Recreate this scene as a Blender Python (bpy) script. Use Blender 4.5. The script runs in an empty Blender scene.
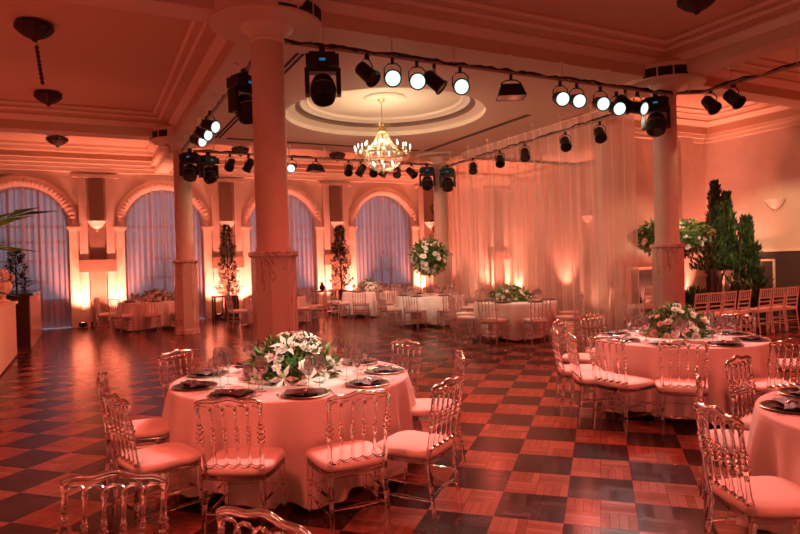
import bpy, bmesh, math, random
from mathutils import Vector, Matrix
R = random.Random(7)
PI = math.pi
C = bpy.context.scene.collection
sin, cos = math.sin, math.cos

# ------------------------------------------------------------------ helpers
class MB:
    """collects shapes, then links them as one mesh object"""
    def __init__(s): s.v = []; s.f = []; s.m = []
    def add(s, vs, fs, mi=0):
        n = len(s.v); s.v += [tuple(v) for v in vs]
        s.f += [tuple(i + n for i in f) for f in fs]; s.m += [mi] * len(fs)
    def box(s, x0, x1, y0, y1, z0, z1, mi=0):
        s.add([(x0,y0,z0),(x1,y0,z0),(x1,y1,z0),(x0,y1,z0),(x0,y0,z1),(x1,y0,z1),(x1,y1,z1),(x0,y1,z1)],
              [(0,3,2,1),(4,5,6,7),(0,1,5,4),(1,2,6,5),(2,3,7,6),(3,0,4,7)], mi)
    def lathe(s, prof, seg=16, c=(0,0,0), a0=0, mi=0, cap=True, ribs=0, rd=0):
        vs = []; fs = []
        for r, z in prof:
            for i in range(seg):
                a = a0 + 2*PI*i/seg; rr = r*(1+rd*cos(ribs*a)) if ribs else r
                vs.append((c[0]+rr*cos(a), c[1]+rr*sin(a), c[2]+z))
        for j in range(len(prof)-1):
            for i in range(seg):
                k = (i+1) % seg
                fs.append((j*seg+i, j*seg+k, (j+1)*seg+k, (j+1)*seg+i))
        if cap:
            if prof[0][0] > 1e-4: fs.append(tuple(range(seg-1,-1,-1)))
            if prof[-1][0] > 1e-4: fs.append(tuple((len(prof)-1)*seg+i for i in range(seg)))
        s.add(vs, fs, mi)
    def turned(s, p0, p1, prof, seg=8, mi=0):
        """a turned rod from p0 to p1, prof = (t along it, radius)"""
        p0 = Vector(p0); p1 = Vector(p1); d = (p1-p0)
        q = d.to_track_quat('Z', 'Y'); L = d.length
        vs = []; fs = []
        for t, r in prof:
            for i in range(seg):
                a = 2*PI*i/seg
                vs.append(p0 + q @ Vector((r*cos(a), r*sin(a), t*L)))
        for j in range(len(prof)-1):
            for i in range(seg):
                k = (i+1) % seg
                fs.append((j*seg+i, j*seg+k, (j+1)*seg+k, (j+1)*seg+i))
        fs.append(tuple(range(seg-1,-1,-1))); fs.append(tuple((len(prof)-1)*seg+i for i in range(seg)))
        s.add(vs, fs, mi)
    def tube(s, pts, r, seg=6, mi=0, sq=1.0):
        pts = [Vector(p) for p in pts]; vs = []; fs = []
        n = len(pts)
        for j, p in enumerate(pts):
            d = (pts[min(j+1,n-1)] - pts[max(j-1,0)]).normalized()
            up = Vector((0,0,1)) if abs(d.z) < .9 else Vector((1,0,0))
            a = d.cross(up).normalized(); b = a.cross(d)
            rr = r[j] if isinstance(r, (list, tuple)) else r
            for i in range(seg):
                t = 2*PI*i/seg
                vs.append(p + a*rr*cos(t) + b*rr*sq*sin(t))
        for j in range(n-1):
            for i in range(seg):
                k = (i+1) % seg
                fs.append((j*seg+i, j*seg+k, (j+1)*seg+k, (j+1)*seg+i))
        fs.append(tuple(range(seg-1,-1,-1))); fs.append(tuple((n-1)*seg+i for i in range(seg)))
        s.add(vs, fs, mi)
    def grid(s, fn, nu, nv, closed=False, mi=0):
        vs = [fn(i/nu, j/nv) for j in range(nv+1) for i in range(nu if closed else nu+1)]
        w = nu if closed else nu+1; fs = []
        for j in range(nv):
            for i in range(nu):
                k = (i+1) % w
                fs.append((j*w+i, j*w+k, (j+1)*w+k, (j+1)*w+i))
        s.add(vs, fs, mi)
    def leaf(s, p, d, n, L, w, mi=0, fold=.25):
        d = d.normalized(); a = d.cross(n)
        if a.length < 1e-3: a = d.cross(Vector((.3,.5,.8)))
        a.normalize(); n2 = a.cross(d)
        s.add([p, p+d*L*.45+a*w*.5+n2*w*fold, p+d*L, p+d*L*.45-a*w*.5+n2*w*fold, p+d*L*.5],
              [(0,1,4),(1,2,4),(2,3,4),(3,0,4)], mi)
    def build(s, name, mats, parent=None, smooth=False):
        me = bpy.data.meshes.new(name); me.from_pydata(s.v, [], s.f)
        if not isinstance(mats, (list, tuple)): mats = [mats]
        for m in mats: me.materials.append(m)
        for p, mi in zip(me.polygons, s.m): p.material_index = mi
        if smooth:
            for p in me.polygons: p.use_smooth = True
            me.set_sharp_from_angle(angle=math.radians(smooth if smooth is not True else 50))
        me.validate(); me.update()
        o = bpy.data.objects.new(name, me); C.objects.link(o)
        if parent: o.parent = parent
        return o

def tag(o, label=None, cat=None, group=None, kind=None):
    if label: o['label'] = label
    if cat: o['category'] = cat
    if group: o['group'] = group
    if kind: o['kind'] = kind
    return o
def empty(name, loc=(0,0,0), rz=0, label=None, cat=None, group=None):
    o = bpy.data.objects.new(name, None); C.objects.link(o)
    o.empty_display_size = .1; o.location = loc; o.rotation_euler = (0,0,rz)
    return tag(o, label, cat, group)
def struct(o): o['kind'] = 'structure'; return o
def kids(o): return [c for c in bpy.data.objects if c.parent == o]
TREE = {}
def freeze(o):
    TREE[o.name] = [(c, [g for g in kids(c)]) for c in kids(o)]
    return o
def dup(o, loc, rz=0, label=None, group=None, scale=None):
    r = o.copy(); C.objects.link(r); r.location = loc; r.rotation_euler = (0,0,rz)
    if label: r['label'] = label
    if group: r['group'] = group
    if scale: r.scale = scale
    for ch, gs in TREE.get(o.name, []):
        c = ch.copy(); C.objects.link(c); c.parent = r
        for g in gs:
            d = g.copy(); C.objects.link(d); d.parent = c
    return r
USED = set()
def place(o, loc, rz=0, label=None, group=None):
    """the first time moves the built one itself, then copies"""
    if o.name in USED: return dup(o, loc, rz, label, group)
    USED.add(o.name); o.location = loc; o.rotation_euler = (0,0,rz)
    if label: o['label'] = label
    if group: o['group'] = group
    return o

# ------------------------------------------------------------------ materials
def nt(name):
    m = bpy.data.materials.new(name); m.use_nodes = True
    t = m.node_tree; t.nodes.clear()
    o = t.nodes.new('ShaderNodeOutputMaterial')
    return m, t, o
def pbr(name, col, rough=.6, metal=0, noise=None, nscale=8, bump=0, coat=0, emis=None, es=0, spec=.5, sheen=0):
    m, t, o = nt(name); b = t.nodes.new('ShaderNodeBsdfPrincipled')
    b.inputs['Base Color'].default_value = (*col, 1); b.inputs['Roughness'].default_value = rough
    b.inputs['Metallic'].default_value = metal; b.inputs['Coat Weight'].default_value = coat
    b.inputs['Specular IOR Level'].default_value = spec
    if sheen: b.inputs['Sheen Weight'].default_value = sheen
    if emis: b.inputs['Emission Color'].default_value = (*emis, 1); b.inputs['Emission Strength'].default_value = es
    t.links.new(b.outputs[0], o.inputs[0])
    if noise or bump:
        tc = t.nodes.new('ShaderNodeTexCoord'); n = t.nodes.new('ShaderNodeTexNoise')
        n.inputs['Scale'].default_value = nscale; n.inputs['Detail'].default_value = 6
        t.links.new(tc.outputs['Object'], n.inputs['Vector'])
        if noise:
            r = t.nodes.new('ShaderNodeValToRGB')
            r.color_ramp.elements[0].position = .3; r.color_ramp.elements[1].position = .7
            r.color_ramp.elements[0].color = (*noise, 1); r.color_ramp.elements[1].color = (*col, 1)
            t.links.new(n.outputs['Fac'], r.inputs[0]); t.links.new(r.outputs[0], b.inputs['Base Color'])
        if bump:
            bp = t.nodes.new('ShaderNodeBump'); bp.inputs['Strength'].default_value = bump; bp.inputs['Distance'].default_value = .02
            t.links.new(n.outputs['Fac'], bp.inputs['Height']); t.links.new(bp.outputs[0], b.inputs['Normal'])
    return m
def emit(name, col, s):
    m, t, o = nt(name); e = t.nodes.new('ShaderNodeEmission')
    e.inputs[0].default_value = (*col, 1); e.inputs[1].default_value = s
    t.links.new(e.outputs[0], o.inputs[0]); return m
def clear(name, tint=(.95,.93,.93), body=.12, ior=1.5, rough=.06, bodycol=(.9,.85,.85)):
    """clear plastic or glass: mostly see-through, fresnel gloss, a faint milky body"""
    m, t, o = nt(name)
    tr = t.nodes.new('ShaderNodeBsdfTransparent'); tr.inputs[0].default_value = (*tint, 1)
    df = t.nodes.new('ShaderNodeBsdfTranslucent'); df.inputs[0].default_value = (*bodycol, 1)
    d2 = t.nodes.new('ShaderNodeBsdfDiffuse'); d2.inputs[0].default_value = (*bodycol, 1)
    mx0 = t.nodes.new('ShaderNodeMixShader'); mx0.inputs[0].default_value = .5
    t.links.new(df.outputs[0], mx0.inputs[1]); t.links.new(d2.outputs[0], mx0.inputs[2])
    gl = t.nodes.new('ShaderNodeBsdfGlossy'); gl.inputs['Roughness'].default_value = rough
    mx = t.nodes.new('ShaderNodeMixShader'); mx.inputs[0].default_value = body
    t.links.new(tr.outputs[0], mx.inputs[1]); t.links.new(mx0.outputs[0], mx.inputs[2])
    lw = t.nodes.new('ShaderNodeLayerWeight'); lw.inputs[0].default_value = .5
    pw = t.nodes.new('ShaderNodeMath'); pw.operation = 'POWER'; pw.inputs[1].default_value = 2.6; t.links.new(lw.outputs['Facing'], pw.inputs[0])
    fr = t.nodes.new('ShaderNodeMath'); fr.operation = 'MULTIPLY_ADD'; fr.inputs[1].default_value = .75; fr.inputs[2].default_value = (ior-1)*.14; t.links.new(pw.outputs[0], fr.inputs[0])
    mx2 = t.nodes.new('ShaderNodeMixShader')
    t.links.new(fr.outputs[0], mx2.inputs[0]); t.links.new(mx.outputs[0], mx2.inputs[1]); t.links.new(gl.outputs[0], mx2.inputs[2])
    t.links.new(mx2.outputs[0], o.inputs[0]); return m
def glass(name, tint, rough, ior=1.45):
    m, t, o = nt(name); g = t.nodes.new('ShaderNodeBsdfGlass'); g.inputs['Color'].default_value = (*tint, 1)
    g.inputs['Roughness'].default_value = rough; g.inputs['IOR'].default_value = ior
    t.links.new(g.outputs[0], o.inputs[0]); return m
def sheer(name, col, open_, scale=260):
    """thin voile: partly see-through, scatters light front and back"""
    m, t, o = nt(name)
    tr = t.nodes.new('ShaderNodeBsdfTransparent'); tr.inputs[0].default_value = (1,1,1,1)
    a = t.nodes.new('ShaderNodeBsdfTranslucent'); a.inputs[0].default_value = (*col, 1)
    b = t.nodes.new('ShaderNodeBsdfDiffuse'); b.inputs[0].default_value = (*col, 1)
    m0 = t.nodes.new('ShaderNodeMixShader'); m0.inputs[0].default_value = .55
    t.links.new(a.outputs[0], m0.inputs[1]); t.links.new(b.outputs[0], m0.inputs[2])
    lw = t.nodes.new('ShaderNodeLayerWeight'); lw.inputs[0].default_value = .35
    mr = t.nodes.new('ShaderNodeMapRange'); mr.inputs['To Min'].default_value = 1-open_; mr.inputs['To Max'].default_value = 1.0
    t.links.new(lw.outputs['Facing'], mr.inputs['Value'])
    mx = t.nodes.new('ShaderNodeMixShader')
    t.links.new(mr.outputs[0], mx.inputs[0]); t.links.new(tr.outputs[0], mx.inputs[1]); t.links.new(m0.outputs[0], mx.inputs[2])
    t.links.new(mx.outputs[0], o.inputs[0]); return m
def foliage_mat(name, c1, c2, sc=30):
    m, t, o = nt(name); b = t.nodes.new('ShaderNodeBsdfPrincipled')
    tc = t.nodes.new('ShaderNodeTexCoord'); n = t.nodes.new('ShaderNodeTexNoise'); n.inputs['Scale'].default_value = sc
    r = t.nodes.new('ShaderNodeValToRGB'); r.color_ramp.elements[0].position = .35; r.color_ramp.elements[1].position = .65
    r.color_ramp.elements[0].color = (*c1,1); r.color_ramp.elements[1].color = (*c2,1)
    t.links.new(tc.outputs['Object'], n.inputs['Vector']); t.links.new(n.outputs['Fac'], r.inputs[0]); t.links.new(r.outputs[0], b.inputs['Base Color'])
    b.inputs['Roughness'].default_value = .45
    t.links.new(b.outputs[0], o.inputs[0]); return m
def floor_mat():
    m, t, o = nt('parquet')
    N = t.nodes.new; Lk = t.links.new
    def mt(op, a, b=None, c=None):
        n = N('ShaderNodeMath'); n.operation = op
        for i, v in enumerate((a, b, c)):
            if v is None: continue
            if isinstance(v, (int, float)): n.inputs[i].default_value = v
            else: Lk(v, n.inputs[i])
        return n.outputs[0]
    tc = N('ShaderNodeTexCoord'); sp = N('ShaderNodeSeparateXYZ'); Lk(tc.outputs['Object'], sp.inputs[0])
    x, y = sp.outputs[0], sp.outputs[1]
    S = .4474*math.sqrt(2)
    u = mt('SUBTRACT', mt('DIVIDE', mt('ADD', x, y), S), 12.967)
    v = mt('ADD', mt('DIVIDE', mt('SUBTRACT', x, y), S), 1.586)
    par = mt('FLOORED_MODULO', mt('ADD', mt('FLOOR', u), mt('FLOOR', v)), 2)   # 1 = light tile
    u2, v2 = mt('MULTIPLY', u, 2), mt('MULTIPLY', v, 2)
    fu, fv = mt('FLOOR', u2), mt('FLOOR', v2)
    q = mt('FLOORED_MODULO', mt('ADD', fu, fv), 2)
    ru, rv = mt('SUBTRACT', u2, fu), mt('SUBTRACT', v2, fv)
    mixv = N('ShaderNodeMix'); Lk(q, mixv.inputs[0]); Lk(ru, mixv.inputs[2]); Lk(rv, mixv.inputs[3])
    st = mt('MULTIPLY', mixv.outputs[0], 4)
    si = mt('FLOOR', st)
    cb = N('ShaderNodeCombineXYZ'); Lk(fu, cb.inputs[0]); Lk(fv, cb.inputs[1]); Lk(si, cb.inputs[2])
    wn = N('ShaderNodeTexWhiteNoise'); Lk(cb.outputs[0], wn.inputs['Vector'])
    # seams
    def seam(val, w):
        fr = mt('FRACT', val); d = mt('MINIMUM', fr, mt('SUBTRACT', 1, fr)); return mt('LESS_THAN', d, w)
    s1 = mt('MAXIMUM', seam(st, .035), mt('MAXIMUM', seam(u2, .012), seam(v2, .012)))
    nz = N('ShaderNodeTexNoise'); nz.inputs['Scale'].default_value = 14; nz.inputs['Detail'].default_value = 5; Lk(tc.outputs['Object'], nz.inputs['Vector'])
    tone = mt('ADD', mt('MULTIPLY', wn.outputs['Value'], .55), mt('MULTIPLY', nz.outputs['Fac'], .5))
    ml = N('ShaderNodeMix'); ml.data_type = 'RGBA'; ml.inputs[6].default_value = (.15,.055,.035,1); ml.inputs[7].default_value = (.36,.135,.09,1); Lk(tone, ml.inputs[0])
    md = N('ShaderNodeMix'); md.data_type = 'RGBA'; md.inputs[6].default_value = (.018,.009,.009,1); md.inputs[7].default_value = (.058,.026,.025,1); Lk(tone, md.inputs[0])
    mm = N('ShaderNodeMix'); mm.data_type = 'RGBA'; Lk(par, mm.inputs[0]); Lk(md.outputs[2], mm.inputs[6]); Lk(ml.outputs[2], mm.inputs[7])
    ms = N('ShaderNodeMix'); ms.data_type = 'RGBA'; Lk(mt('MULTIPLY', s1, .6), ms.inputs[0]); Lk(mm.outputs[2], ms.inputs[6]); ms.inputs[7].default_value = (.03,.012,.01,1)
    b = N('ShaderNodeBsdfPrincipled'); Lk(ms.outputs[2], b.inputs['Base Color'])
    rg = mt('ADD', .13, mt('MULTIPLY', tone, .12)); Lk(rg, b.inputs['Roughness'])
    b.inputs['Specular IOR Level'].default_value = .13
    bp = N('ShaderNodeBump'); bp.inputs['Strength'].default_value = .15; bp.inputs['Distance'].default_value = .01
    Lk(mt('SUBTRACT', mt('MULTIPLY', wn.outputs['Value'], .6), s1), bp.inputs['Height']); Lk(bp.outputs[0], b.inputs['Normal'])
    Lk(b.outputs[0], o.inputs[0]); return m
def marble_mat():
    m, t, o = nt('marble'); N = t.nodes.new; Lk = t.links.new
    b = N('ShaderNodeBsdfPrincipled'); tc = N('ShaderNodeTexCoord'); n = N('ShaderNodeTexNoise')
    n.inputs['Scale'].default_value = 1.7; n.inputs['Detail'].default_value = 6; n.inputs['Distortion'].default_value = 1.0
    mp = N('ShaderNodeMapping'); mp.inputs['Scale'].default_value = (1,1,.55); Lk(tc.outputs['Object'], mp.inputs[0]); Lk(mp.outputs[0], n.inputs['Vector'])
    r = N('ShaderNodeValToRGB'); e = r.color_ramp.elements
    e[0].position = .40; e[0].color = (.60,.49,.42,1); e[1].position = .62; e[1].color = (.72,.62,.54,1)
    k = e.new(.488); k.color = (.64,.53,.45,1); k = e.new(.503); k.color = (.30,.19,.16,1); k = e.new(.517); k.color = (.68,.57,.5,1)
    Lk(n.outputs['Fac'], r.inputs[0]); Lk(r.outputs[0], b.inputs['Base Color']); b.inputs['Roughness'].default_value = .22
    Lk(b.outputs[0], o.inputs[0]); return m

M = dict(
    floor=floor_mat(), marble=marble_mat(),
    wall=pbr('wall_plaster', (.72,.60,.53), .75, noise=(.66,.54,.47), nscale=3, bump=.05),
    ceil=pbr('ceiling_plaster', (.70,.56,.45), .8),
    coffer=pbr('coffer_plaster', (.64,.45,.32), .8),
    brownshade=pbr('brown_shade_paint', (.30,.19,.145), .6), band=pbr('brown_band', (.22,.12,.08), .6),
    trim=pbr('trim_plaster', (.80,.68,.56), .7),
    wains=pbr('wainscot_paint', (.07,.05,.045), .5),
    column=pbr('column_plaster', (.72,.58,.48), .55, noise=(.66,.53,.44), nscale=5),
    cloth=pbr('table_linen', (.80,.74,.70), .85, bump=.05, nscale=60, sheen=.2),
    cushion=pbr('cushion_fabric', (.84,.76,.70), .7),
    acrylic=glass('clear_acrylic', (1,.97,.96), .04, 1.47),
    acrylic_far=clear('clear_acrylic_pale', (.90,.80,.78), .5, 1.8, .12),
    glass=clear('drinking_glass', (.90,.86,.85), .03, 2.2, .03),
    crystal=clear('crystal', (.8,.74,.66), .12, 1.9, .08, (.8,.7,.5)),
    pane=clear('window_glass', (.9,.93,.97), .02, 1.3, .05),
    black=pbr('black_metal', (.012,.012,.013), .45, spec=.4),
    blackgloss=pbr('black_gloss', (.01,.01,.012), .12, spec=.6),
    steel=pbr('dull_steel', (.35,.3,.28), .35, 1.0),
    silver=pbr('polished_cutlery', (.8,.78,.75), .15, 1.0),
    brass=pbr('aged_brass', (.45,.3,.13), .3, 1.0),
    pipe=pbr('painted_pipe', (.35,.26,.22), .5),
    lens=emit('lit_lens', (.72,1,.9), 1.4),
    bulb=emit('candle_bulb', (1,.9,.72), 5),
    led=emit('blue_led', (.04,.3,.6), .4),
    glow=emit('uplight_lens', (1,.32,.16), 14),
    voile=sheer('voile', (.86,.74,.68), .55),
    voile2=sheer('window_voile', (.66,.60,.66), .38),
    ruche=pbr('ruched_fabric', (.78,.62,.54), .8, bump=.1, nscale=40),
    frame=pbr('window_paint', (.55,.5,.5), .5),
    dark=pbr('carved_dark_metal', (.035,.016,.012), .5, .3, bump=.6, nscale=30),
    vent=pbr('vent_black', (.01,.008,.008), .8),
    white=pbr('white_lacquer', (.82,.76,.68), .4),
    cream=pbr('cream_paint', (.78,.70,.55), .6),
    darkwood=pbr('dark_wood', (.05,.025,.02), .35, noise=(.03,.014,.012), nscale=12),
    redwood=pbr('counter_side', (.55,.36,.28), .5),
    plate=pbr('charger_plate', (.06,.045,.04), .22, .5),
    rim=pbr('plate_rim', (.55,.46,.36), .22, .9),
    napkin=pbr('napkin_fabric', (.09,.065,.06), .6, bump=.2, nscale=50),
    stemgreen=foliage_mat('leaf_green', (.02,.06,.015), (.10,.20,.04)),
    palegreen=foliage_mat('leaf_pale', (.10,.18,.04), (.34,.42,.12)),
    darkgreen=foliage_mat('leaf_dark', (.010,.022,.010), (.03,.055,.02)),
    petal=pbr('white_petal', (.86,.82,.74), .6),
    pinkpetal=pbr('blush_petal', (.78,.56,.48), .6),
    heart=pbr('flower_heart', (.62,.55,.18), .6),
    bark=pbr('bark', (.06,.035,.02), .85),
    pot=pbr('brown_planter', (.10,.05,.035), .6),
    bead=pbr('dark_bead', (.03,.012,.012), .2),
)

# ------------------------------------------------------------------ camera
F = 615.57
cam_d = bpy.data.cameras.new('camera'); cam = bpy.data.objects.new('camera', cam_d); C.objects.link(cam)
cam_d.sensor_width = 36; cam_d.lens = F/800*36; cam_d.clip_start = .05
yaw, pitch, roll = math.radians(26.94), math.radians(-.6), math.radians(1.63)
fw = Vector((sin(yaw)*cos(pitch), cos(yaw)*cos(pitch), sin(pitch)))
rt = Vector((cos(yaw), -sin(yaw), 0)); up = rt.cross(fw)
# the picture is turned: image right = rt*cos - up*... (fitted roll)
rx = rt*cos(roll) - up*sin(roll)*1.0
ux = up*cos(roll) + rt*sin(roll)*1.0
mw = Matrix((rx, ux, -fw)).transposed().to_4x4(); mw.translation = Vector((0,0,1.7))
cam.matrix_world = mw
cam_d.dof.use_dof = True; cam_d.dof.focus_distance = 5.2; cam_d.dof.aperture_fstop = 4.5
bpy.context.scene.camera = cam
sc = bpy.context.scene
sc.view_settings.view_transform = 'Standard'; sc.view_settings.look = 'None'
sc.view_settings.exposure = 0; sc.view_settings.gamma = 1
try: sc.cycles.transparent_max_bounces = 24
except Exception: pass

# room grid
X0, X1, Y0, Y1 = 2.24, 9.87, 8.15, 16.5
ZS = 4.92                       # underside of beams
YB, XR = 20.5, 15.5             # back wall, right wall
XL, YF = -3.6, -4.5
YW, XW = 11.5, 11.6             # alcove wall
# ------------------------------------------------------------------ floor, walls
b = MB(); b.box(XL, XR, YF, YB, -.1, 0); struct(b.build('floor', M['floor']))
WC = [-1.6, 2.2, 6.0, 9.8]      # window centres
WR, ZSP = 1.15, 2.98            # radius, springing
b = MB()
def wq(x0, x1, z0, z1, y=YB): b.add([(x0,y,z0),(x1,y,z0),(x1,y,z1),(x0,y,z1)], [(0,1,2,3)])
ZT = 5.35
edges = [XL] + [w for c in WC for w in (c-WR, c+WR)] + [XR+.2]
for i in range(0, len(edges), 2): wq(edges[i], edges[i+1], 0, ZT)
NA = 24
for c in WC:
    for i in range(NA):
        a, a2 = PI - PI*i/NA, PI - PI*(i+1)/NA
        p, q = (c+WR*cos(a), ZSP+WR*sin(a)), (c+WR*cos(a2), ZSP+WR*sin(a2))
        b.add([(p[0],YB,p[1]),(q[0],YB,q[1]),(q[0],YB,ZT),(p[0],YB,ZT)], [(0,1,2,3)])
        b.add([(p[0],YB,p[1]),(q[0],YB,q[1]),(q[0],YB+.35,q[1]),(p[0],YB+.35,p[1])], [(0,3,2,1)])
    for s in (-1, 1):
        b.add([(c+s*WR,YB,0),(c+s*WR,YB+.35,0),(c+s*WR,YB+.35,ZSP),(c+s*WR,YB,ZSP)], [(0,1,2,3)])
b.box(XL-.2, XR+.2, YB+.3, YB+.5, ZT-.02, ZT+.3)
struct(b.build('wall_back', M['wall']))
b = MB(); b.box(XR, XR+.2, YF, YB, 0, 5.5); struct(b.build('wall_right', M['wall']))
b = MB(); b.box(XL-.2, XL, YF, YB, 0, 5.5); struct(b.build('wall_left', M['wall']))
b = MB(); b.box(XL-.2, XR+.2, YF-.2, YF, 0, 5.5); struct(b.build('wall_front', M['wall']))
b = MB(); b.box(XW, XR, YW, YW+.25, 0, 5.3)
b.box(14.35, 14.85, YW-.16, YW, 0, 5.0)
struct(b.build('wall_alcove', M['wall']))
# wainscot on the right wall with a rail and a raised frame
b = MB(); b.box(XR-.03, XR, YF, YW, 0, 1.66); struct(b.build('trim_4', M['wains']))
b = MB(); b.box(XR-.07, XR, YF, YW, 1.66, 1.72)
def pframe(y0, y1, z0, z1, w=.05):
    b.box(XR-.06, XR-.03, y0, y1, z1-w, z1); b.box(XR-.06, XR-.03, y0, y1, z0, z0+w)
    b.box(XR-.06, XR-.03, y0, y0+w, z0+w, z1-w); b.box(XR-.06, XR-.03, y1-w, y1, z0+w, z1-w)
for k in range(5): pframe(9.55-2.5*k, 11.0-2.5*k if k == 0 else 11.4-2.5*k, .25, 1.47)
struct(b.build('trim_5', M['trim']))
b = MB(); b.box(XW, XR-.0, YW-.04, YW, 1.02, 1.08); b.box(XW, XR, YW-.03, YW, 0, .14)
struct(b.build('trim_6', M['trim']))
b = MB()
for i in range(0, len(edges), 2): b.box(edges[i], edges[i+1], YB-.03, YB, 0, .14)
struct(b.build('baseboard_back', M['darkwood']))

# arches: ruched band, jamb caps, window frames, curtains
for n, c in enumerate(WC):
    b = MB()
    NS = 96
    def band(u, v):
        a = PI*(1-u)
        t = .28*v; rib = .018*abs(sin(a*34+ .6*sin(a*9)))
        return (c+(WR+t)*cos(a), YB-.02-.055*sin(PI*v)-rib*sin(PI*v), ZSP+(WR+t)*sin(a))
    b.grid(band, NS*2, 6)
    b.build('x', M['ruche'], smooth=60).name = 'trim_%d' % (10+n)
    struct(bpy.data.objects['trim_%d' % (10+n)])
    b = MB()
    for s in (-1, 1):
        x = c+s*(WR+.14)
        b.box(x-.19, x+.19, YB-.12, YB, ZSP-.07, ZSP-.01); b.box(x-.16, x+.16, YB-.09, YB, ZSP-.12, ZSP-.07)
        b.box(x-.13, x+.13, YB-.06, YB, .0, ZSP-.12)
    o = struct(b.build('trim_%d' % (20+n), M['trim']))
    # the window: frame, mullions, panes
    w = empty('window_%d' % (n+1), (c, YB+.3, 0)); w['kind'] = 'structure'
    b = MB()
    for i in range(NA):
        a, a2 = PI*i/NA, PI*(i+1)/NA
        for (r0, r1) in ((WR-.07, WR),):
            b.add([(r0*cos(a),-.03,ZSP+r0*sin(a)),(r1*cos(a),-.03,ZSP+r1*sin(a)),(r1*cos(a2),-.03,ZSP+r1*sin(a2)),(r0*cos(a2),-.03,ZSP+r0*sin(a2)),
                   (r0*cos(a),.03,ZSP+r0*sin(a)),(r0*cos(a2),.03,ZSP+r0*sin(a2))], [(0,1,2,3),(0,3,5,4)])
    for x in (-WR, WR-.07, -.42, .35, -.035): b.box(x, x+.07, -.03, .03, 0, ZSP if abs(x) > 1 else ZSP+math.sqrt(max(0,WR*WR-x*x))-.05)
    for z in (.0, .75, 1.35, 1.95, 2.5, ZSP-.03): b.box(-WR+.05, WR-.05, -.025, .025, z, z+.06)
    b.box(-WR, WR, -.02, .02, .0, .85)
    b.build('window_frame', M['frame'], w)
    b = MB()
    pts = [(-WR,0,.85),(WR,0,.85)] + [(WR*cos(PI*i/NA), 0, ZSP+WR*sin(PI*i/NA)) for i in range(NA+1)]
    b.add(pts, [tuple(range(len(pts)))]); b.build('window_glass', M['pane'], w)
    # curtain following the arch
    b = MB(); rr = random.Random(n+3); ph = rr.random()*6
    def cur(u, v):
        x = -WR*1.0 + 2*WR*u*1.0; x = max(-WR+.01, min(WR-.01, x))
        top = ZSP + math.sqrt(max(0, WR*WR-x*x)) - .03
        z = .03 + (top-.03)*v
        f = .035*sin(u*95+ph+.5*sin(u*13)) + .02*sin(u*41+ph*2)
        return (c+x+.012*cos(u*95), YB+.10+f*(1-.35*v), z)
    b.grid(cur, 230, 10)
    lab = ['sheer mauve-lit curtain in the arched window behind the palm, at the bar end',
           'sheer bluish curtain in the arched window behind the table beside the far left column',
           'sheer curtain in the arched window partly hidden by the big near marble column',
           'pale sheer curtain in the arched window below the chandelier'][n]
    tag(b.build('window_curtain', M['voile2'], smooth=True), lab, 'curtain', 'curtains in the arched windows')

# side drapes beside each pilaster, pilasters, ledges and sconces
PX = [.3, 4.1, 7.9, 11.7, 14.9]
for n, x in enumerate(PX):
    b = MB()
    for s in (-1, 1): b.box(x+s*.36-.11, x+s*.36+.11, YB-.1, YB, 0, 4.55)
    b.box(x-.6, x+.6, YB-.14, YB, 4.42, 4.52)
    struct(b.build('trim_%d' % (30+n), M['wall']))
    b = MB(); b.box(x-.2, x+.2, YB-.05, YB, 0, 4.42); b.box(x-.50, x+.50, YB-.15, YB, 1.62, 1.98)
    struct(b.build('trim_%d' % (60+n), M['brownshade']))  # brown pilaster and ledge; the ledge's unlit shade is put into this colour
def make_sconce():
    t = empty('wall_sconce', label='x', cat='wall lamp')
    b = MB(); prof = [(.015,-.17),(.05,-.16),(.10,-.125),(.145,-.07),(.17,-.015),(.185,-.01),(.19,.0),(.18,.01),(.16,-.0),(.05,-.06)]
    b.lathe(prof, 20, cap=False); 
    b.v = [(x, y*.75 if y < 0 else y*.5, z) for x, y, z in b.v]
    b.build('bowl', M['white'], t, smooth=True)
    b = MB(); b.box(-.05,.05,.0,.1,-.14,-.02); b.build('wall_bracket', M['trim'], t)
    b = MB(); b.lathe([(.012,-.23),(.02,-.21),(.014,-.19)], 10); b.build('finial', M['trim'], t)
    return freeze(t)
scn = make_sconce()
SL = ['white bowl sconce above the ledge between the first two arched windows',
      'white bowl sconce above the slim tree left of the big near column',
      'white bowl sconce above the dark slim tree, left of the arched window below the chandelier',
      'white bowl sconce right of the arched window below the chandelier',
      'white bowl sconce glowing behind the long sheer curtain']
for i, x in enumerate(PX[:4]): place(scn, (x, YB-.16, 3.12), 0, SL[i], 'sconces on the arcade wall').scale = (1.35,1.35,1.35)
place(scn, (XR-.13, 15.9, 3.05), -PI/2, SL[4], 'sconces on the right wall')
place(scn, (XR-.13, 9.45, 2.95), -PI/2, 'white bowl sconce on the bare right wall beside the conifer', 'sconces on the right wall')

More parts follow.
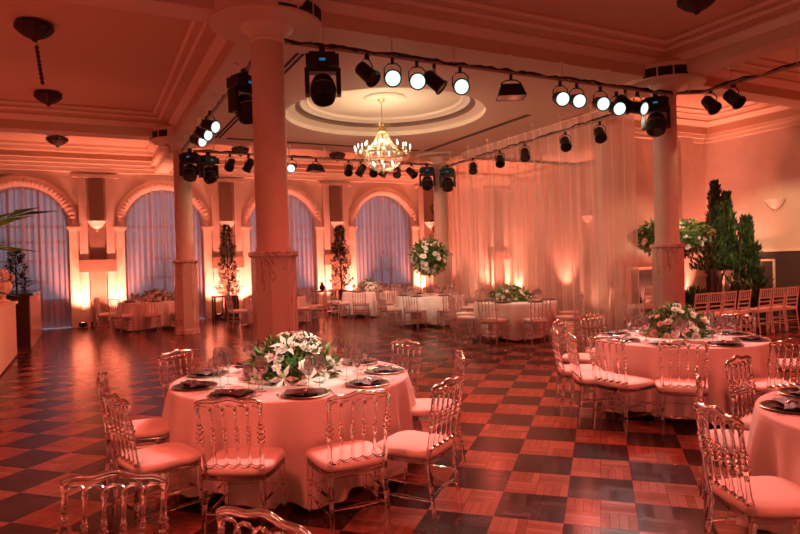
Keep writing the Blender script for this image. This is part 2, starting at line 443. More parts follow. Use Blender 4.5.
# ------------------------------------------------------------------ ceiling
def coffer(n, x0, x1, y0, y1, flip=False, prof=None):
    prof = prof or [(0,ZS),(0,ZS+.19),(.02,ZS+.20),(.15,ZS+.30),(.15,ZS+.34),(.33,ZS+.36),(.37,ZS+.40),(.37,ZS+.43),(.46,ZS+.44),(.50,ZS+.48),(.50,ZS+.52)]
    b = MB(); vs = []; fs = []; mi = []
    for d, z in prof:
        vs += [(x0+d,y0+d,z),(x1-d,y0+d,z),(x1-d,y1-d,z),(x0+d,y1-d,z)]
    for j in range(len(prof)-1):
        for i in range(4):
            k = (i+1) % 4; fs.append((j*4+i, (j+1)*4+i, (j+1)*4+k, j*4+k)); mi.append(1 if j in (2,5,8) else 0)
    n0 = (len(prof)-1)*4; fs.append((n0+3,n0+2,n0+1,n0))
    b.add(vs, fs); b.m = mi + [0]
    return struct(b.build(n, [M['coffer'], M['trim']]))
bays = []
xs = [(XL, X0-.22), (X0+.25, X1-.25), (X1+.25, XR)]
ys = [(YF, Y0-.2), (Y0+.25, Y1-.25), (Y1+.25, YB)]
lowp = [(0,ZS),(0,ZS+.15),(.12,ZS+.18),(.14,ZS+.27),(.3,ZS+.29),(.34,ZS+.36)]
for i, (a, a2) in enumerate(xs):
    for j, (c_, c2) in enumerate(ys):
        if i == 1 and j == 1: continue
        if i == 2 and j == 1: c2 = YW-.25
        if i == 2: a2 = XR-.2
        if j == 2: c2 = YB-.45
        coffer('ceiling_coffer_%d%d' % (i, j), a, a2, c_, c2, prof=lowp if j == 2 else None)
# beam soffits around the bays and the flat centre with the round opening
b = MB()
def sq(x0, x1, y0, y1): b.add([(x0,y0,ZS),(x1,y0,ZS),(x1,y1,ZS),(x0,y1,ZS)], [(3,2,1,0)])
for k in range(2):
    sq(xs[k][1], xs[k+1][0], YF, ys[0][1]); sq(xs[k][1], xs[k+1][0], ys[2][0], YB)
for k in range(2):
    sq(XL, xs[0][1], ys[k][1], ys[k+1][0]); sq(xs[2][0], XR, ys[k][1], ys[k+1][0])
sq(XR-.2, XR, YF, YB); sq(XL, XR, YB-.45, YB); sq(xs[2][0], XR, YW-.25, ys[2][0])
cx, cy, rr_ = 6.0, 12.3, 2.2
ox0, ox1, oy0, oy1 = xs[0][1], xs[2][0], ys[0][1], ys[2][0]
NN = 96
def onrect(a):
    dx, dy = cos(a), sin(a)
    t = min(((ox1-cx)/dx if dx > 1e-9 else (ox0-cx)/dx if dx < -1e-9 else 1e9), ((oy1-cy)/dy if dy > 1e-9 else (oy0-cy)/dy if dy < -1e-9 else 1e9))
    return (cx+dx*t, cy+dy*t, ZS)
angs = sorted([2*PI*i/NN for i in range(NN)] + [math.atan2(yy-cy, xx-cx) % (2*PI) for xx in (ox0,ox1) for yy in (oy0,oy1)])
for i, a in enumerate(angs):
    a2 = angs[(i+1) % len(angs)]
    b.add([(cx+rr_*cos(a), cy+rr_*sin(a), ZS), (cx+rr_*cos(a2), cy+rr_*sin(a2), ZS), onrect(a2), onrect(a)], [(0,1,2,3)])
struct(b.build('ceiling', M['ceil']))
b = MB()
b.lathe([(2.2,ZS),(2.2,ZS+.10),(2.14,ZS+.13)], 96, (cx,cy,0), cap=False)
b.lathe([(2.14,ZS+.13),(1.98,ZS+.17)], 96, (cx,cy,0), cap=False, mi=0)
b.lathe([(1.98,ZS+.17),(1.98,ZS+.23),(1.88,ZS+.25)], 96, (cx,cy,0), cap=False, mi=1)
b.lathe([(1.86,ZS+.25),(1.80,ZS+.29),(1.72,ZS+.30),(1.70,ZS+.36),(.02,ZS+.40)], 96, (cx,cy,0), cap=False)
b.lathe([(.48,ZS+.375),(.46,ZS+.36),(.3,ZS+.345),(.25,ZS+.36),(.1,ZS+.35),(.02,ZS+.35)], 40, (cx,cy,0), cap=False, ribs=12, rd=.03)
struct(b.build('ceiling_dome', [M['trim'], M['band']], smooth=40))
# thin dark air slots in the flat centre ceiling
b = MB()
sx0, sx1, sy0, sy1 = 2.95, 9.1, 9.1, 15.9
for o_ in (0, .09):
    b.box(sx0+o_, sx0+.05+o_, sy0, sy1, ZS-.006, ZS+.01); b.box(sx1-o_-.05, sx1-o_, sy0+2, sy1, ZS-.006, ZS+.01)
    b.box(sx0+.3, sx1-.3, sy1-o_-.0, sy1-o_+.05, ZS-.006, ZS+.01)
struct(b.build('trim_40', M['vent']))
# cornice under the wall heads
b = MB()
for (x0, x1, y0, y1) in ((XL, XR, YB-.22, YB),):
    b.box(x0, x1, y0, y1, 4.70, 4.80); b.box(x0, x1, y0+.07, y1, 4.58, 4.70); b.box(x0, x1, y0-.1, y1, 4.80, ZS)
b.box(XR-.17, XR, YF, YW, ZS-.1, ZS); b.box(XR-.10, XR, YF, YW, ZS-.2, ZS-.1)
b.box(XW, XR, YW-.2, YW, ZS-.1, ZS); b.box(XW, XR, YW-.12, YW, ZS-.2, ZS-.1)
struct(b.build('trim_41', M['trim']))
# deep stub beam from the far-left column to the arcade wall
b = MB(); b.box(X0-.28, X0+.12, Y1+.3, YB, 4.62, ZS+.02); b.box(X0-.4, X0+.24, Y1+.3, YB, 4.80, ZS+.02)
struct(b.build('trim_42', M['trim']))

# ------------------------------------------------------------------ columns with round drums above
COL = {'near left': (X0, Y0), 'near right': (X1, Y0), 'far left': (X0, Y1), 'far right': (X1, Y1)}
CL = {'near left': 'big round column on a marble pedestal, nearest to the front table',
      'near right': 'round column on a marble pedestal beside the open end of the long sheer curtain',
      'far left': 'round column on a marble pedestal in front of the second arched window',
      'far right': 'slender far round column right of the arched window, behind the tall flower ball'}
cproto = None
for k, (x, y) in COL.items():
    if cproto is None:
        t = cproto = empty('marble_column', (x,y,0), 0, CL[k], 'column', 'columns around the dance floor')
        b = MB(); b.lathe([(.315,0),(.315,.10),(.30,.12),(.30,1.80)], 8, a0=PI/8); b.build('pedestal', M['marble'], t)
        b = MB(); b.lathe([(.31,1.79),(.335,1.81),(.335,1.86),(.31,1.87)], 8, a0=PI/8); b.build('pedestal_cap', M['marble'], t)
        b = MB(); b.lathe([(.235,1.87),(.235,1.91),(.22,1.94),(.216,4.66)], 40); b.build('shaft', M['column'], t, smooth=True)
        b = MB(); b.lathe([(.225,4.64),(.24,4.66),(.24,4.69),(.225,4.70),(.25,4.75),(.32,4.82),(.35,4.84),(.35,4.88),(.37,4.89),(.37,ZS)], 40); b.build('capital', M['trim'], t, smooth=35)
        freeze(t); USED.add(t.name)
    else: place(cproto, (x,y,0), 0, CL[k])
b = MB()
for (x, y) in COL.values():
    b.lathe([(.02,ZS-.07),(.72,ZS-.07),(.74,ZS-.05),(.74,ZS+.20),(.66,ZS+.28),(.60,ZS+.34),(.42,ZS+.36),(.38,ZS+.43),(.30,ZS+.5)], 48, (x,y,0), cap=False)
struct(b.build('ceiling_drum', M['ceil'], smooth=35))
def make_vent():
    t = empty('ceiling_vent', label='x', cat='air vent')
    b = MB()
    r0 = .75
    def arc(a0, a1, z0, z1, r, mb):
        n = 4
        for i in range(n):
            p, q = a0+(a1-a0)*i/n, a0+(a1-a0)*(i+1)/n
            mb.add([(r*cos(p),r*sin(p),z0),(r*cos(q),r*sin(q),z0),(r*cos(q),r*sin(q),z1),(r*cos(p),r*sin(p),z1)], [(0,1,2,3)])
    for z0, z1 in ((-.095,-.08),(.08,.095)): arc(-.55,.55,z0,z1,r0+.008,b)
    for a in (-.55,-.19,.17,.53): arc(a,a+.03,-.085,.085,r0+.008,b)
    b.build('vent_frame', M['ceil'], t)
    for a in (-.52,-.16,.2):
        b = MB(); arc(a,a+.33,-.08,.08,r0+.002,b); b.build('grille', M['vent'], t)
    return freeze(t)
vn = make_vent()
for k, a, l in (('near left', -64, 'dark three-part air vent on the round drum above the big near column'),
                ('near right', -138, 'dark three-part air vent above the column at the curtain end'),
                ('far left', 207, 'dark three-part air vent above the far left column')):
    x, y = COL[k]; place(vn, (x,y,ZS+.045), math.radians(a), l, 'air vents above the columns')

# ------------------------------------------------------------------ long sheer curtain
b = MB()
def lc(u, v):
    y = 9.2 + (16.95-9.2)*u
    f = .055*sin(u*150+.9*sin(u*17)) + .05*sin(u*47+1) + .02*sin(u*310)
    z = .02 + 4.88*v
    return (10.22 + f*(1-.35*v) + (.10*(1-v)*sin(u*9)), y+.02*sin(v*3+u*30), z)
b.grid(lc, 520, 14)
cu = empty('long_curtain', (0,0,0), 0, 'long floor-to-ceiling sheer peach curtain hanging down the right side of the dance floor', 'curtain')
b.build('sheer_fabric', M['voile'], cu, smooth=True)
b = MB(); b.tube([(10.22,9.15,4.9),(10.22,17.0,4.9)], .016, 8); b.build('curtain_rail', M['trim'], cu)

# ------------------------------------------------------------------ lighting pipes and fixtures
ZP = 4.62
def pipe(name, pts, label, cables=2, seed=0):
    t = empty(name, (0,0,0), 0, label, 'lighting pipe', 'black lighting pipes under the ceiling')
    b = MB(); b.tube(pts, .024, 8); b.build('pipe', M['pipe'], t, smooth=True)
    rr = random.Random(seed)
    for c in range(cables):
        q = []
        tot = [(Vector(pts[i+1])-Vector(pts[i])).length for i in range(len(pts)-1)]
        for i in range(len(pts)-1):
            n = max(2, int(tot[i]/.16))
            for j in range(n + (i == len(pts)-2)):
                p = Vector(pts[i]).lerp(Vector(pts[i+1]), j/n)
                q.append(p + Vector((rr.uniform(-.02,.02), rr.uniform(-.02,.02), .03+rr.uniform(-.03,.03))))
        b = MB(); b.tube(q, .013+.003*c, 6); b.build('cable', M['black'], t, smooth=True)
    for i in range(len(pts)-1):
        p0, p1 = Vector(pts[i]), Vector(pts[i+1]); L = (p1-p0).length; n = max(1, int(L/.95))
        for j in range(n):
            p = p0.lerp(p1, (j+.5)/n)
            b = MB(); b.turned(p, (p.x, p.y, ZS), [(0,.012),(.9,.012),(.9,.04),(1,.04)], 8); b.build('hanger_rod', M['trim'], t)
    return t
pipe('lighting_pipe', [(2.45,8.0,ZP+.03),(9.75,7.85,ZP)], 'pipe with black cables running from the big near column to the curtain-end column', 3, 1)
pipe('lighting_pipe', [(9.75,7.75,ZP),(10.12,7.55,ZP),(10.2,3.0,ZP)], 'cable-wrapped pipe leaving the curtain-end column toward the upper corner', 2, 2)
pipe('lighting_pipe', [(9.72,8.45,4.55),(9.78,16.2,4.48)], 'pipe in front of the long sheer curtain', 2, 3)
pipe('lighting_pipe', [(2.5,16.3,4.62),(9.5,16.3,4.58)], 'far pipe across the arcade side below the chandelier', 2, 4)
pipe('lighting_pipe', [(2.22,8.5,4.62),(2.22,16.2,4.60)], 'pipe between the big near column and the far left column', 2, 5)

def yoke(b, w, h, r=.008):
    b.tube([(-w,0,0),(-w,0,h*.7),(-w*.5,0,h),(w*.5,0,h),(w,0,h*.7),(w,0,0)], r, 6)
def make_par(lit):
    t = empty('par_can_spotlight', label='x', cat='stage light')
    # origin at the clamp; housing tilted, lens toward -Y
    b = MB(); b.box(-.02,.02,-.02,.02,-.05,.02); b.tube([(-.1,0,-.22),(-.1,0,-.1),(-.05,0,-.05),(.05,0,-.05),(.1,0,-.1),(.1,0,-.22)], .008, 6)
    b.build('yoke', M['black'], t)
    h = MB(); h.lathe([(.05,.16),(.085,.13),(.09,.0),(.09,-.10),(.105,-.105),(.105,-.125),(.088,-.127)], 20, cap=False)
    h.lathe([(.001,.17),(.05,.16)], 20, cap=False)
    l = MB(); l.lathe([(.001,-.118),(.088,-.118)], 24, cap=False)
    return t, h, l
def rotx(mb, a, off):
    m = Matrix.Rotation(a, 3, 'X'); mb.v = [tuple(m @ Vector(v) + Vector(off)) for v in mb.v]
def par(lit, tilt):
    t, h, l = make_par(lit)
    rotx(h, -tilt, (0,0,-.22)); rotx(l, -tilt, (0,0,-.22))
    h.build('housing', M['black'], t, smooth=40)
    l.build('glowing_lens' if lit else 'lens', M['lens'] if lit else M['blackgloss'], t)
    return freeze(t)
par_lit = par(True, math.radians(72)); par_off = par(False, math.radians(48)); par_out = par(False, math.radians(-40))
SCL = {}
def make_moving(z=1.0):
    t = empty('moving_head_light', label='x', cat='stage light')
    b = MB(); b.box(-.165,.165,-.11,.11,-.19,-.08); b.box(-.13,.13,-.08,.08,-.08,-.05); b.box(-.06,.06,-.06,.06,-.23,-.19)
    b.box(-.03,.03,-.03,.03,-.05,.03); b.build('base', M['black'], t)
    b = MB(); b.box(-.18,-.135,-.07,.07,-.47,-.23); b.box(.135,.18,-.07,.07,-.47,-.23); b.box(-.18,.18,-.07,.07,-.245,-.21); b.build('yoke', M['black'], t)
    b = MB(); b.lathe([(.04,.13),(.10,.11),(.125,.04),(.13,-.09),(.115,-.14),(.095,-.145)], 20, (0,0,0)); rotx(b, -.5, (0,0,-.40)); b.build('head', M['black'], t, smooth=40)
    b = MB(); b.lathe([(.129,.0),(.133,.0),(.133,-.015),(.129,-.015)], 20, cap=False); rotx(b, -.5, (0,0,-.40)); b.build('trim_ring', M['steel'], t)
    b = MB(); b.lathe([(.001,-.147),(.09,-.147)], 20, cap=False); rotx(b, -.5, (0,0,-.40)); b.build('lens', M['blackgloss'], t)
    b = MB(); b.box(-.03,.03,-.114,-.11,-.15,-.125); b.build('display', M['led'], t)
    return freeze(t)
mov = make_moving()
def make_flood():
    t = empty('floodlight', label='x', cat='stage light')
    b = MB(); b.box(-.02,.02,-.02,.02,-.06,.02); b.tube([(-.13,0,-.2),(-.13,0,-.1),(-.06,0,-.06),(.06,0,-.06),(.13,0,-.1),(.13,0,-.2)], .009, 6); b.build('yoke', M['black'], t)
    b = MB(); v = [(-.13,-.05,-.12),(.13,-.05,-.12),(.19,-.12,-.29),(-.19,-.12,-.29),(-.13,.1,-.12),(.13,.1,-.12),(.19,.16,-.29),(-.19,.16,-.29)]
    b.add(v, [(0,3,2,1),(4,5,6,7),(0,1,5,4),(0,4,7,3),(1,2,6,5)]); b.build('housing', M['black'], t)
    b = MB(); b.add([(.18,-.11,-.285),(-.18,-.11,-.285),(-.18,.15,-.285),(.18,.15,-.285)], [(0,1,2,3)]); b.build('front_glass', M['blackgloss'], t)
    return freeze(t)
flo = make_flood()
FA = -PI*.15
def put(p, x, y, z, face, label, group):
    o = place(p, (x,y,z), face, label, group); k = 1.35 if p is mov else 1.2; o.scale = (k,k,k)
# front pipe, by pixel order left to right
G1 = 'stage lights on the near pipe'
put(mov, 2.95, 7.97, ZP, -.35, 'large black moving head light just right of the big near column', G1)
put(par_off, 3.62, 7.97, ZP, .5, 'dark spotlight between the moving head and the first lit spotlight', G1)
LX = [(4.0,'first lit white spotlight from the big near column'),(4.40,'second lit white spotlight from the big near column'),
      (5.15,'third lit white spotlight, just right of the dark barrel over the round ceiling recess'),
      (7.12,'lit white spotlight first in the row of five toward the curtain-end column'),(7.48,'second lit spotlight in the row of five toward the curtain-end column'),
      (8.02,'middle lit spotlight in the row of five toward the curtain-end column'),(8.40,'fourth lit spotlight in the row of five, hanging lowest'),(8.92,'last lit spotlight, turned aside beside the black moving head')]
for x, l in LX:
    put(par_lit, x, 7.93, ZP-.03 if x < 8.3 or x > 8.8 else ZP-.08, -.45 if x < 8.8 else .1, l, G1)
put(par_off, 4.72, 7.97, ZP, .9, 'dark barrel spotlight between the second and third lit spotlights', G1)
put(flo, 6.12, 7.95, ZP-.02, -.5, 'black wide floodlight alone at the middle of the near pipe', G1)
put(par_off, 8.66, 7.97, ZP+.02, .9, 'small dark spotlight tucked beside the last lit spotlight', G1)
put(mov, 9.38, 7.93, ZP, -.9, 'black moving head hanging beside the curtain-end column', G1)
put(par_off, 10.13, 7.36, ZP, -.3, 'black spotlight first to the right of the curtain-end column', 'stage lights on the pipe toward the upper corner')
put(par_off, 10.15, 6.93, ZP, -.1, 'black spotlight second to the right of the curtain-end column', 'stage lights on the pipe toward the upper corner')
G2 = 'dark spotlights in front of the long curtain'
for i, (y, l) in enumerate(((9.67,'dark spotlight nearest on the pipe before the long curtain'),(10.72,'second nearest dark spotlight before the long curtain'),
             (12.17,'third dark spotlight along the pipe before the long curtain'),(13.2,'fourth dark spotlight along the pipe before the long curtain'),
             (14.46,'farthest small dark spotlight before the long curtain'))):
    put(par_off, 9.74, y, 4.5, -.6, l, G2)
put(mov, 9.74, 15.85, 4.5, -.6, 'black moving head at the far corner, right of the far right column', G2)
G3 = 'stage lights on the far pipe'
CD = [(2.36,mov,'black moving head hanging on the far left column'),(2.85,mov,'black moving head with a blue display beside the far left column'),
      (3.40,par_off,'small dark spotlight, first after the moving head with blue display'),(3.88,par_out,'small dark spotlight leaning, just left of the big near column'),
      (5.06,par_lit,'small lit spotlight on the far pipe just right of the big near column'),(5.75,flo,'black floodlight on the far pipe right of the small lit spotlight'),
      (6.72,par_off,'small dark spotlight left of the chandelier on the far pipe'),(7.1,par_out,'small dark spotlight under the left arms of the chandelier'),
      (7.5,par_off,'small dark spotlight below the middle of the chandelier, left'),(7.84,par_out,'small dark spotlight below the middle of the chandelier, right'),
      (8.26,par_off,'small dark spotlight under the right arms of the chandelier'),(8.75,par_off,'round dark spotlight right of the chandelier'),
      (9.28,mov,'black moving head with a blue display left of the far right column')]
for i, (x, p, l) in enumerate(CD): put(p, x, 16.27 if i else 15.95, 4.58, (.5 if i % 2 else -.5), l, G3)
G4 = 'stage lights on the left pipe'
put(mov, 2.2, 9.3, 4.6, .4, 'black moving head with looped cables peeking out left of the big near column', G4)
for y, l in ((12.2,'bright lit spotlight highest of three on the left pipe'),(13.0,'middle lit spotlight of three on the left pipe'),(13.7,'lowest lit spotlight of three on the left pipe')):
    put(par_lit, 2.2, y, 4.66, .55, l, G4)

# ------------------------------------------------------------------ chandelier
t = empty('crystal_chandelier', (5.93,12.35,0), 0, 'brass and crystal chandelier with lit candle bulbs under the round ceiling recess', 'chandelier')
b = MB(); b.lathe([(.0,5.31),(.09,5.30),(.1,5.28),(.05,5.25),(.02,5.22)], 20); b.build('ceiling_canopy', M['brass'], t, smooth=True)
b = MB()
for k in range(13):
    z = 5.22 - k*.042; a = (k % 2)*PI/2
    pts = [(.014*cos(q)*cos(a), .014*cos(q)*sin(a), z+.028*sin(q)) for q in [2*PI*i/8 for i in range(9)]]
    b.tube(pts, .004, 5)
b.build('chain', M['brass'], t)
b = MB(); b.lathe([(.02,4.72),(.05,4.70),(.03,4.66),(.09,4.62),(.11,4.58),(.12,4.56),(.1,4.54)], 20); b.lathe([(.03,4.54),(.02,4.2),(.05,4.12),(.03,4.05)], 12)
for k in range(10):
    a = 2*PI*k/10; b.tube([(.05*cos(a),.05*sin(a),4.66),(.14*cos(a),.14*sin(a),4.74),(.19*cos(a),.19*sin(a),4.68)], .006, 5)
b.build('crown', M['brass'], t, smooth=True)
def gem(b, x, y, z, s):
    b.add([(x,y,z+s*1.4),(x+s,y,z),(x,y+s,z),(x-s,y,z),(x,y-s,z),(x,y,z-s*1.6)], [(0,1,2),(0,2,3),(0,3,4),(0,4,1),(5,2,1),(5,3,2),(5,4,3),(5,1,4)])
b = MB()
for k in range(36):
    a = 2*PI*k/36
    for j in range(16):
        q = j/15; r = .11 + .31*q**1.6; z = 4.55 - .45*q; gem(b, r*cos(a), r*sin(a), z, .011)
for k in range(40):
    a = 2*PI*k/40
    for j in range(11):
        q = j/10; r = .42*cos(q*PI/2*.93)+.01; z = 4.06 - .34*sin(q*PI/2); gem(b, r*cos(a), r*sin(a), z, .012)
for k in range(12):
    a = 2*PI*k/12
    for j in range(6): gem(b, .60*cos(a+.03), .60*sin(a+.03), 4.08-j*.03, .010)
gem(b, 0, 0, 3.67, .035)
tag(b.build('crystal_strands', M['crystal'], t), kind='stuff')
b = MB()
for r, z in ((.42,4.08),(.5,4.08)): b.tube([(r*cos(2*PI*i/40), r*sin(2*PI*i/40), z) for i in range(41)], .011, 6)
b.build('ring', M['brass'], t)
def arm(a, r, z):
    b = MB(); b.tube([(.42*cos(a),.42*sin(a),4.08),(r*.85*cos(a),r*.85*sin(a),z-.07),(r*cos(a),r*sin(a),z-.03),(r*cos(a),r*sin(a),z)], .008, 6)
    b.lathe([(.01,z-.01),(.035,z+.0),(.04,z+.012)], 10, (r*cos(a), r*sin(a), 0)); o = b.build('arm', M['brass'], t)
    b = MB(); b.lathe([(.012,z+.01),(.012,z+.08)], 8, (r*cos(a), r*sin(a), 0)); b.build('candle', M['white'], o)
    b = MB(); b.lathe([(.008,z+.08),(.018,z+.10),(.014,z+.13),(.003,z+.16)], 8, (r*cos(a), r*sin(a), 0)); b.build('bulb', M['bulb'], o)
for k in range(16): arm(2*PI*k/16+.1, .62, 4.10)
for k in range(8): arm(2*PI*k/8+.3, .46, 4.17)
for k in range(6):
    a = 2*PI*k/6; b = MB(); b.lathe([(.008,3.90),(.02,3.88),(.016,3.84),(.003,3.82)], 8, (.24*cos(a), .24*sin(a), 0)); b.build('bulb', M['bulb'], t)

# dark carved ceiling bowls
def make_bowl():
    t = empty('ceiling_bowl_lamp', label='x', cat='ceiling lamp')
    b = MB(); b.lathe([(.26,0),(.27,-.03),(.25,-.05)], 24); b.build('rim', M['dark'], t, smooth=40)
    b = MB(); b.lathe([(.25,-.05),(.23,-.09),(.22,-.10),(.16,-.15),(.15,-.16),(.09,-.19),(.05,-.21),(.03,-.24),(.005,-.26)], 48, ribs=12, rd=.09); b.build('carved_bowl', M['dark'], t, smooth=True)
    b = MB(); b.lathe([(.05,.06),(.05,0)], 12); b.build('ceiling_stem', M['dark'], t)
    return freeze(t)
bw = make_bowl()
for x, y, z, l in ((-.60,10.75,5.40,'dark carved bowl lamp nearest on the left bay ceiling'),(-.62,14.85,5.40,'dark carved bowl lamp below the bead string on the left bay ceiling'),
                (-.60,18.6,5.2,'small dark carved bowl lamp over the first arched window wall'),(4.2,18.6,5.2,'dark carved bowl lamp behind the far pipe left of the big near column'),
                (8.0,6.0,5.40,'dark carved bowl lamp cut by the top edge, above the near pipe'),(7.3,18.6,5.2,'dark carved bowl lamp far behind the chandelier')):
    place(bw, (x,y,z), 0, l, 'dark carved ceiling bowls')
b = MB(); b.tube([(-.62,11.6,5.42),(-.56,11.85,4.82)], .006, 5)
for k in range(9): 
    q = k/8.; b.lathe([(.002,.045),(.03,.02),(.035,0),(.02,-.03),(.002,-.04)], 10, (-.62+.05*q, 11.6+.22*q, 5.33-.50*q))
tag(b.build('bead_strand', M['bead'], smooth=True), 'dark bead strand hanging from the left bay ceiling between two bowl lamps', 'hanging ornament')

# ------------------------------------------------------------------ clear chairs
def bm_join(dst, src): dst.add(src.v, src.f)
TH = [(0,.011),(.06,.013),(.12,.009),(.32,.008),(.38,.009),(.41,.016),(.44,.009),(.48,.018),(.52,.009),(.56,.018),(.60,.009),(.63,.016),(.66,.009),(.72,.0085),(.9,.008),(.94,.013),(1,.010)]
def chair_parts():
    P = []
    b = MB()
    n = 28
    def outline(s, z):   # rounded trapezoid seat
        out = []
        for i in range(n):
            a = 2*PI*i/n; ca, sa = cos(a), sin(a)
            x = abs(ca)**.45*(1 if ca > 0 else -1); y = abs(sa)**.45*(1 if sa > 0 else -1)
            out.append((x*s*(.222+.014*y), y*s*.222+.01, z-.035))
        return out
    ring = [outline(.94,.466), outline(1,.474), outline(1.015,.492), outline(.995,.508), outline(.9,.518), outline(.5,.524)]
    vs = [p for r in ring for p in r]; fs = []
    for j in range(len(ring)-1):
        for i in range(n): k = (i+1) % n; fs.append((j*n+i, j*n+k, (j+1)*n+k, (j+1)*n+i))
    fs.append(tuple(range(n-1,-1,-1))); fs.append(tuple((len(ring)-1)*n+i for i in range(n)))
    b.add(vs, fs); P.append(('seat_cushion', b, 'cushion'))
    b = MB(); ring = [outline(.96,.435), outline(1.0,.44), outline(1.0,.466), outline(.97,.470)]
    vs = [p for r in ring for p in r]; fs = []
    for j in range(3):
        for i in range(n): k = (i+1) % n; fs.append((j*n+i, j*n+k, (j+1)*n+k, (j+1)*n+i))
    fs.append(tuple(range(n-1,-1,-1))); fs.append(tuple(3*n+i for i in range(n)))
    b.add(vs, fs); P.append(('seat_frame', b, 'acrylic'))
    lp = [(0,.011),(.05,.012),(.4,.014),(.62,.016),(.66,.022),(.70,.015),(.76,.022),(.80,.016),(.86,.018),(1,.019)]
    for sx in (-1,1):
        b = MB(); b.turned((sx*.20,.21,0), (sx*.190,.190,.41), lp); P.append(('leg', b, 'acrylic'))
        b = MB(); b.turned((sx*.185,-.235,0), (sx*.178,-.188,.41), lp); P.append(('leg', b, 'acrylic'))
        b = MB(); b.turned((sx*.178,-.190,.41), (sx*.192,-.252,.885), [(0,.018),(.1,.02),(.14,.015)]+[(t_*.86+.14*1, r*1.45) for t_, r in TH if t_ > .02 and t_ < .95]+[(1,.015)]); P.append(('back_post', b, 'acrylic'))
    for x in (-.108,-.036,.036,.108):
        b = MB(); b.turned((x,-.200,.50), (x*1.05,-.246,.845), TH, 8); P.append(('spindle', b, 'acrylic'))
    b = MB(); pts = []
    for i in range(25):
        u = -1+2*i/24; pts.append((u*.2, -.252+.012*u*u-.006, .880+.026*cos(u*PI/2)+.006*cos(u*PI*2.5)))
    b.tube(pts, .0135, 8)
    xs_ = [-.186,-.113,-.038,.038,.113,.186]
    for i in range(5):
        a, c = xs_[i], xs_[i+1]; m = (a+c)/2
        b.tube([(m-(c-a)/2*cos(q), -.247, .838+.030*sin(q)) for q in [PI*k/8 for k in range(9)]], .007, 6)
    P.append(('top_rail', b, 'acrylic'))
    b = MB(); b.tube([(-.18+.36*i/40, -.199, .500-.014*abs(sin(PI*5*i/40))) for i in range(41)], .010, 6); P.append(('lower_back_rail', b, 'acrylic'))
    sp = [(0,.007),(.4,.009),(.46,.014),(.5,.010),(.54,.014),(.6,.009),(1,.007)]
    for a, c in (((-.196,.203,.17),(-.184,-.222,.17)), ((.196,.203,.17),(.184,-.222,.17)), ((-.193,.198,.27),(-.182,-.212,.27)), ((.193,.198,.27),(.182,-.212,.27)),
                 ((-.194,.20,.24),(.194,.20,.24)), ((-.183,-.214,.21),(.183,-.214,.21))):
        b = MB(); b.turned(a, c, sp, 6); P.append(('stretcher', b, 'acrylic'))
    return P
P = chair_parts()
near_chair = empty('clear_chair', label='x', cat='chair')
for nme, b, mt_ in P: b.build(nme, M[mt_], near_chair, smooth=50)
freeze(near_chair)
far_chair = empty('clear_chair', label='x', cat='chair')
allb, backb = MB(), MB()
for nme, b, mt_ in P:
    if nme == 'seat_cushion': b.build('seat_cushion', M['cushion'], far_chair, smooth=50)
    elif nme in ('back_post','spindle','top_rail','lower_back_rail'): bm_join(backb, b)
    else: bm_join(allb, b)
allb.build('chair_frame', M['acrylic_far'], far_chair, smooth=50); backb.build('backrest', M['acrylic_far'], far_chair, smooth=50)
freeze(far_chair)
def seat_at(proto, bx, by, face, label, group, off=.25):
    """back of the chair at bx,by; face = direction it looks, degrees"""
    a = math.radians(face); return place(proto, (bx+off*cos(a), by+off*sin(a), 0), a-PI/2, label, group)
def around(proto, cx_, cy_, ang, r, label, group, twist=0):
    a = math.radians(ang); return seat_at(proto, cx_+r*cos(a), cy_+r*sin(a), ang+180+twist, label, group)

# ------------------------------------------------------------------ table linen
def tablecloth(x, y, r, label, seed, n=11, flare=.10):
    rr = random.Random(seed); ph = [rr.uniform(0,6.28) for _ in range(4)]
    b = MB(); prof = [(0,.76),(.3,.76),(.6,.76),(.85,.76),(.97,.76),(.993,.757),(1.0,.745)]
    seg = 180; NV = 14
    def fn(u, v):
        a = 2*PI*u
        if v < 6.5/(6+NV):
            k = min(6, int(round(v*(6+NV)))); q, z = prof[k]; rr2 = r*q
            return (x+rr2*cos(a), y+rr2*sin(a), z)
        w = (v*(6+NV)-6)/NV
        d = 1-w
        fold = sin(n*a+ph[0]+.5*sin(3*a+ph[1])) * .6 + .4*sin((n*2+1)*a+ph[2])
        fold = math.copysign(abs(fold)**.8, fold)
        rr2 = r + w**.8*flare*.35 + w**.75*.10*fold + w*.03*sin(2*a+ph[3])
        bot = .035 + .035*(1+sin(4*a+ph[1]))
        return (x+rr2*cos(a), y+rr2*sin(a), .745*d + bot*w)
    b.grid(lambda u, v: fn(u, v), seg, 6+NV, closed=True)
    o = b.build('tablecloth', M['cloth'], smooth=70)
    return tag(o, label, 'tablecloth', 'floor-length cloths on the round tables')
T = dict(front=(1.5,5.0,.97), right=(5.85,4.7,.88), corner=(4.12,1.68,.86), curtain=(8.2,10.7,.88), centre=(8.1,14.2,.9), far=(7.95,17.75,.87), left=(1.62,18.6,.9), hidden=(4.75,17.3,.87))
tablecloth(*T['front'], 'coral-lit floor-length cloth on the large front round table', 1)
tablecloth(*T['right'], 'pink-lit cloth on the round table by the curtain-end column, flowers in the middle', 2)
tablecloth(*T['corner'], 'cloth of the round table cut by the lower right corner', 3)
tablecloth(*T['curtain'], 'pale cloth on the round table in front of the long sheer curtain', 4)
tablecloth(*T['centre'], 'cloth on the round table under the tall flower ball', 5)
tablecloth(*T['far'], 'white cloth on the far round table below the last arched window', 6)
tablecloth(*T['left'], 'cloth on the round table in front of the second arched window', 7)
tablecloth(*T['hidden'], 'cloth on the table mostly hidden behind the big near column', 8)

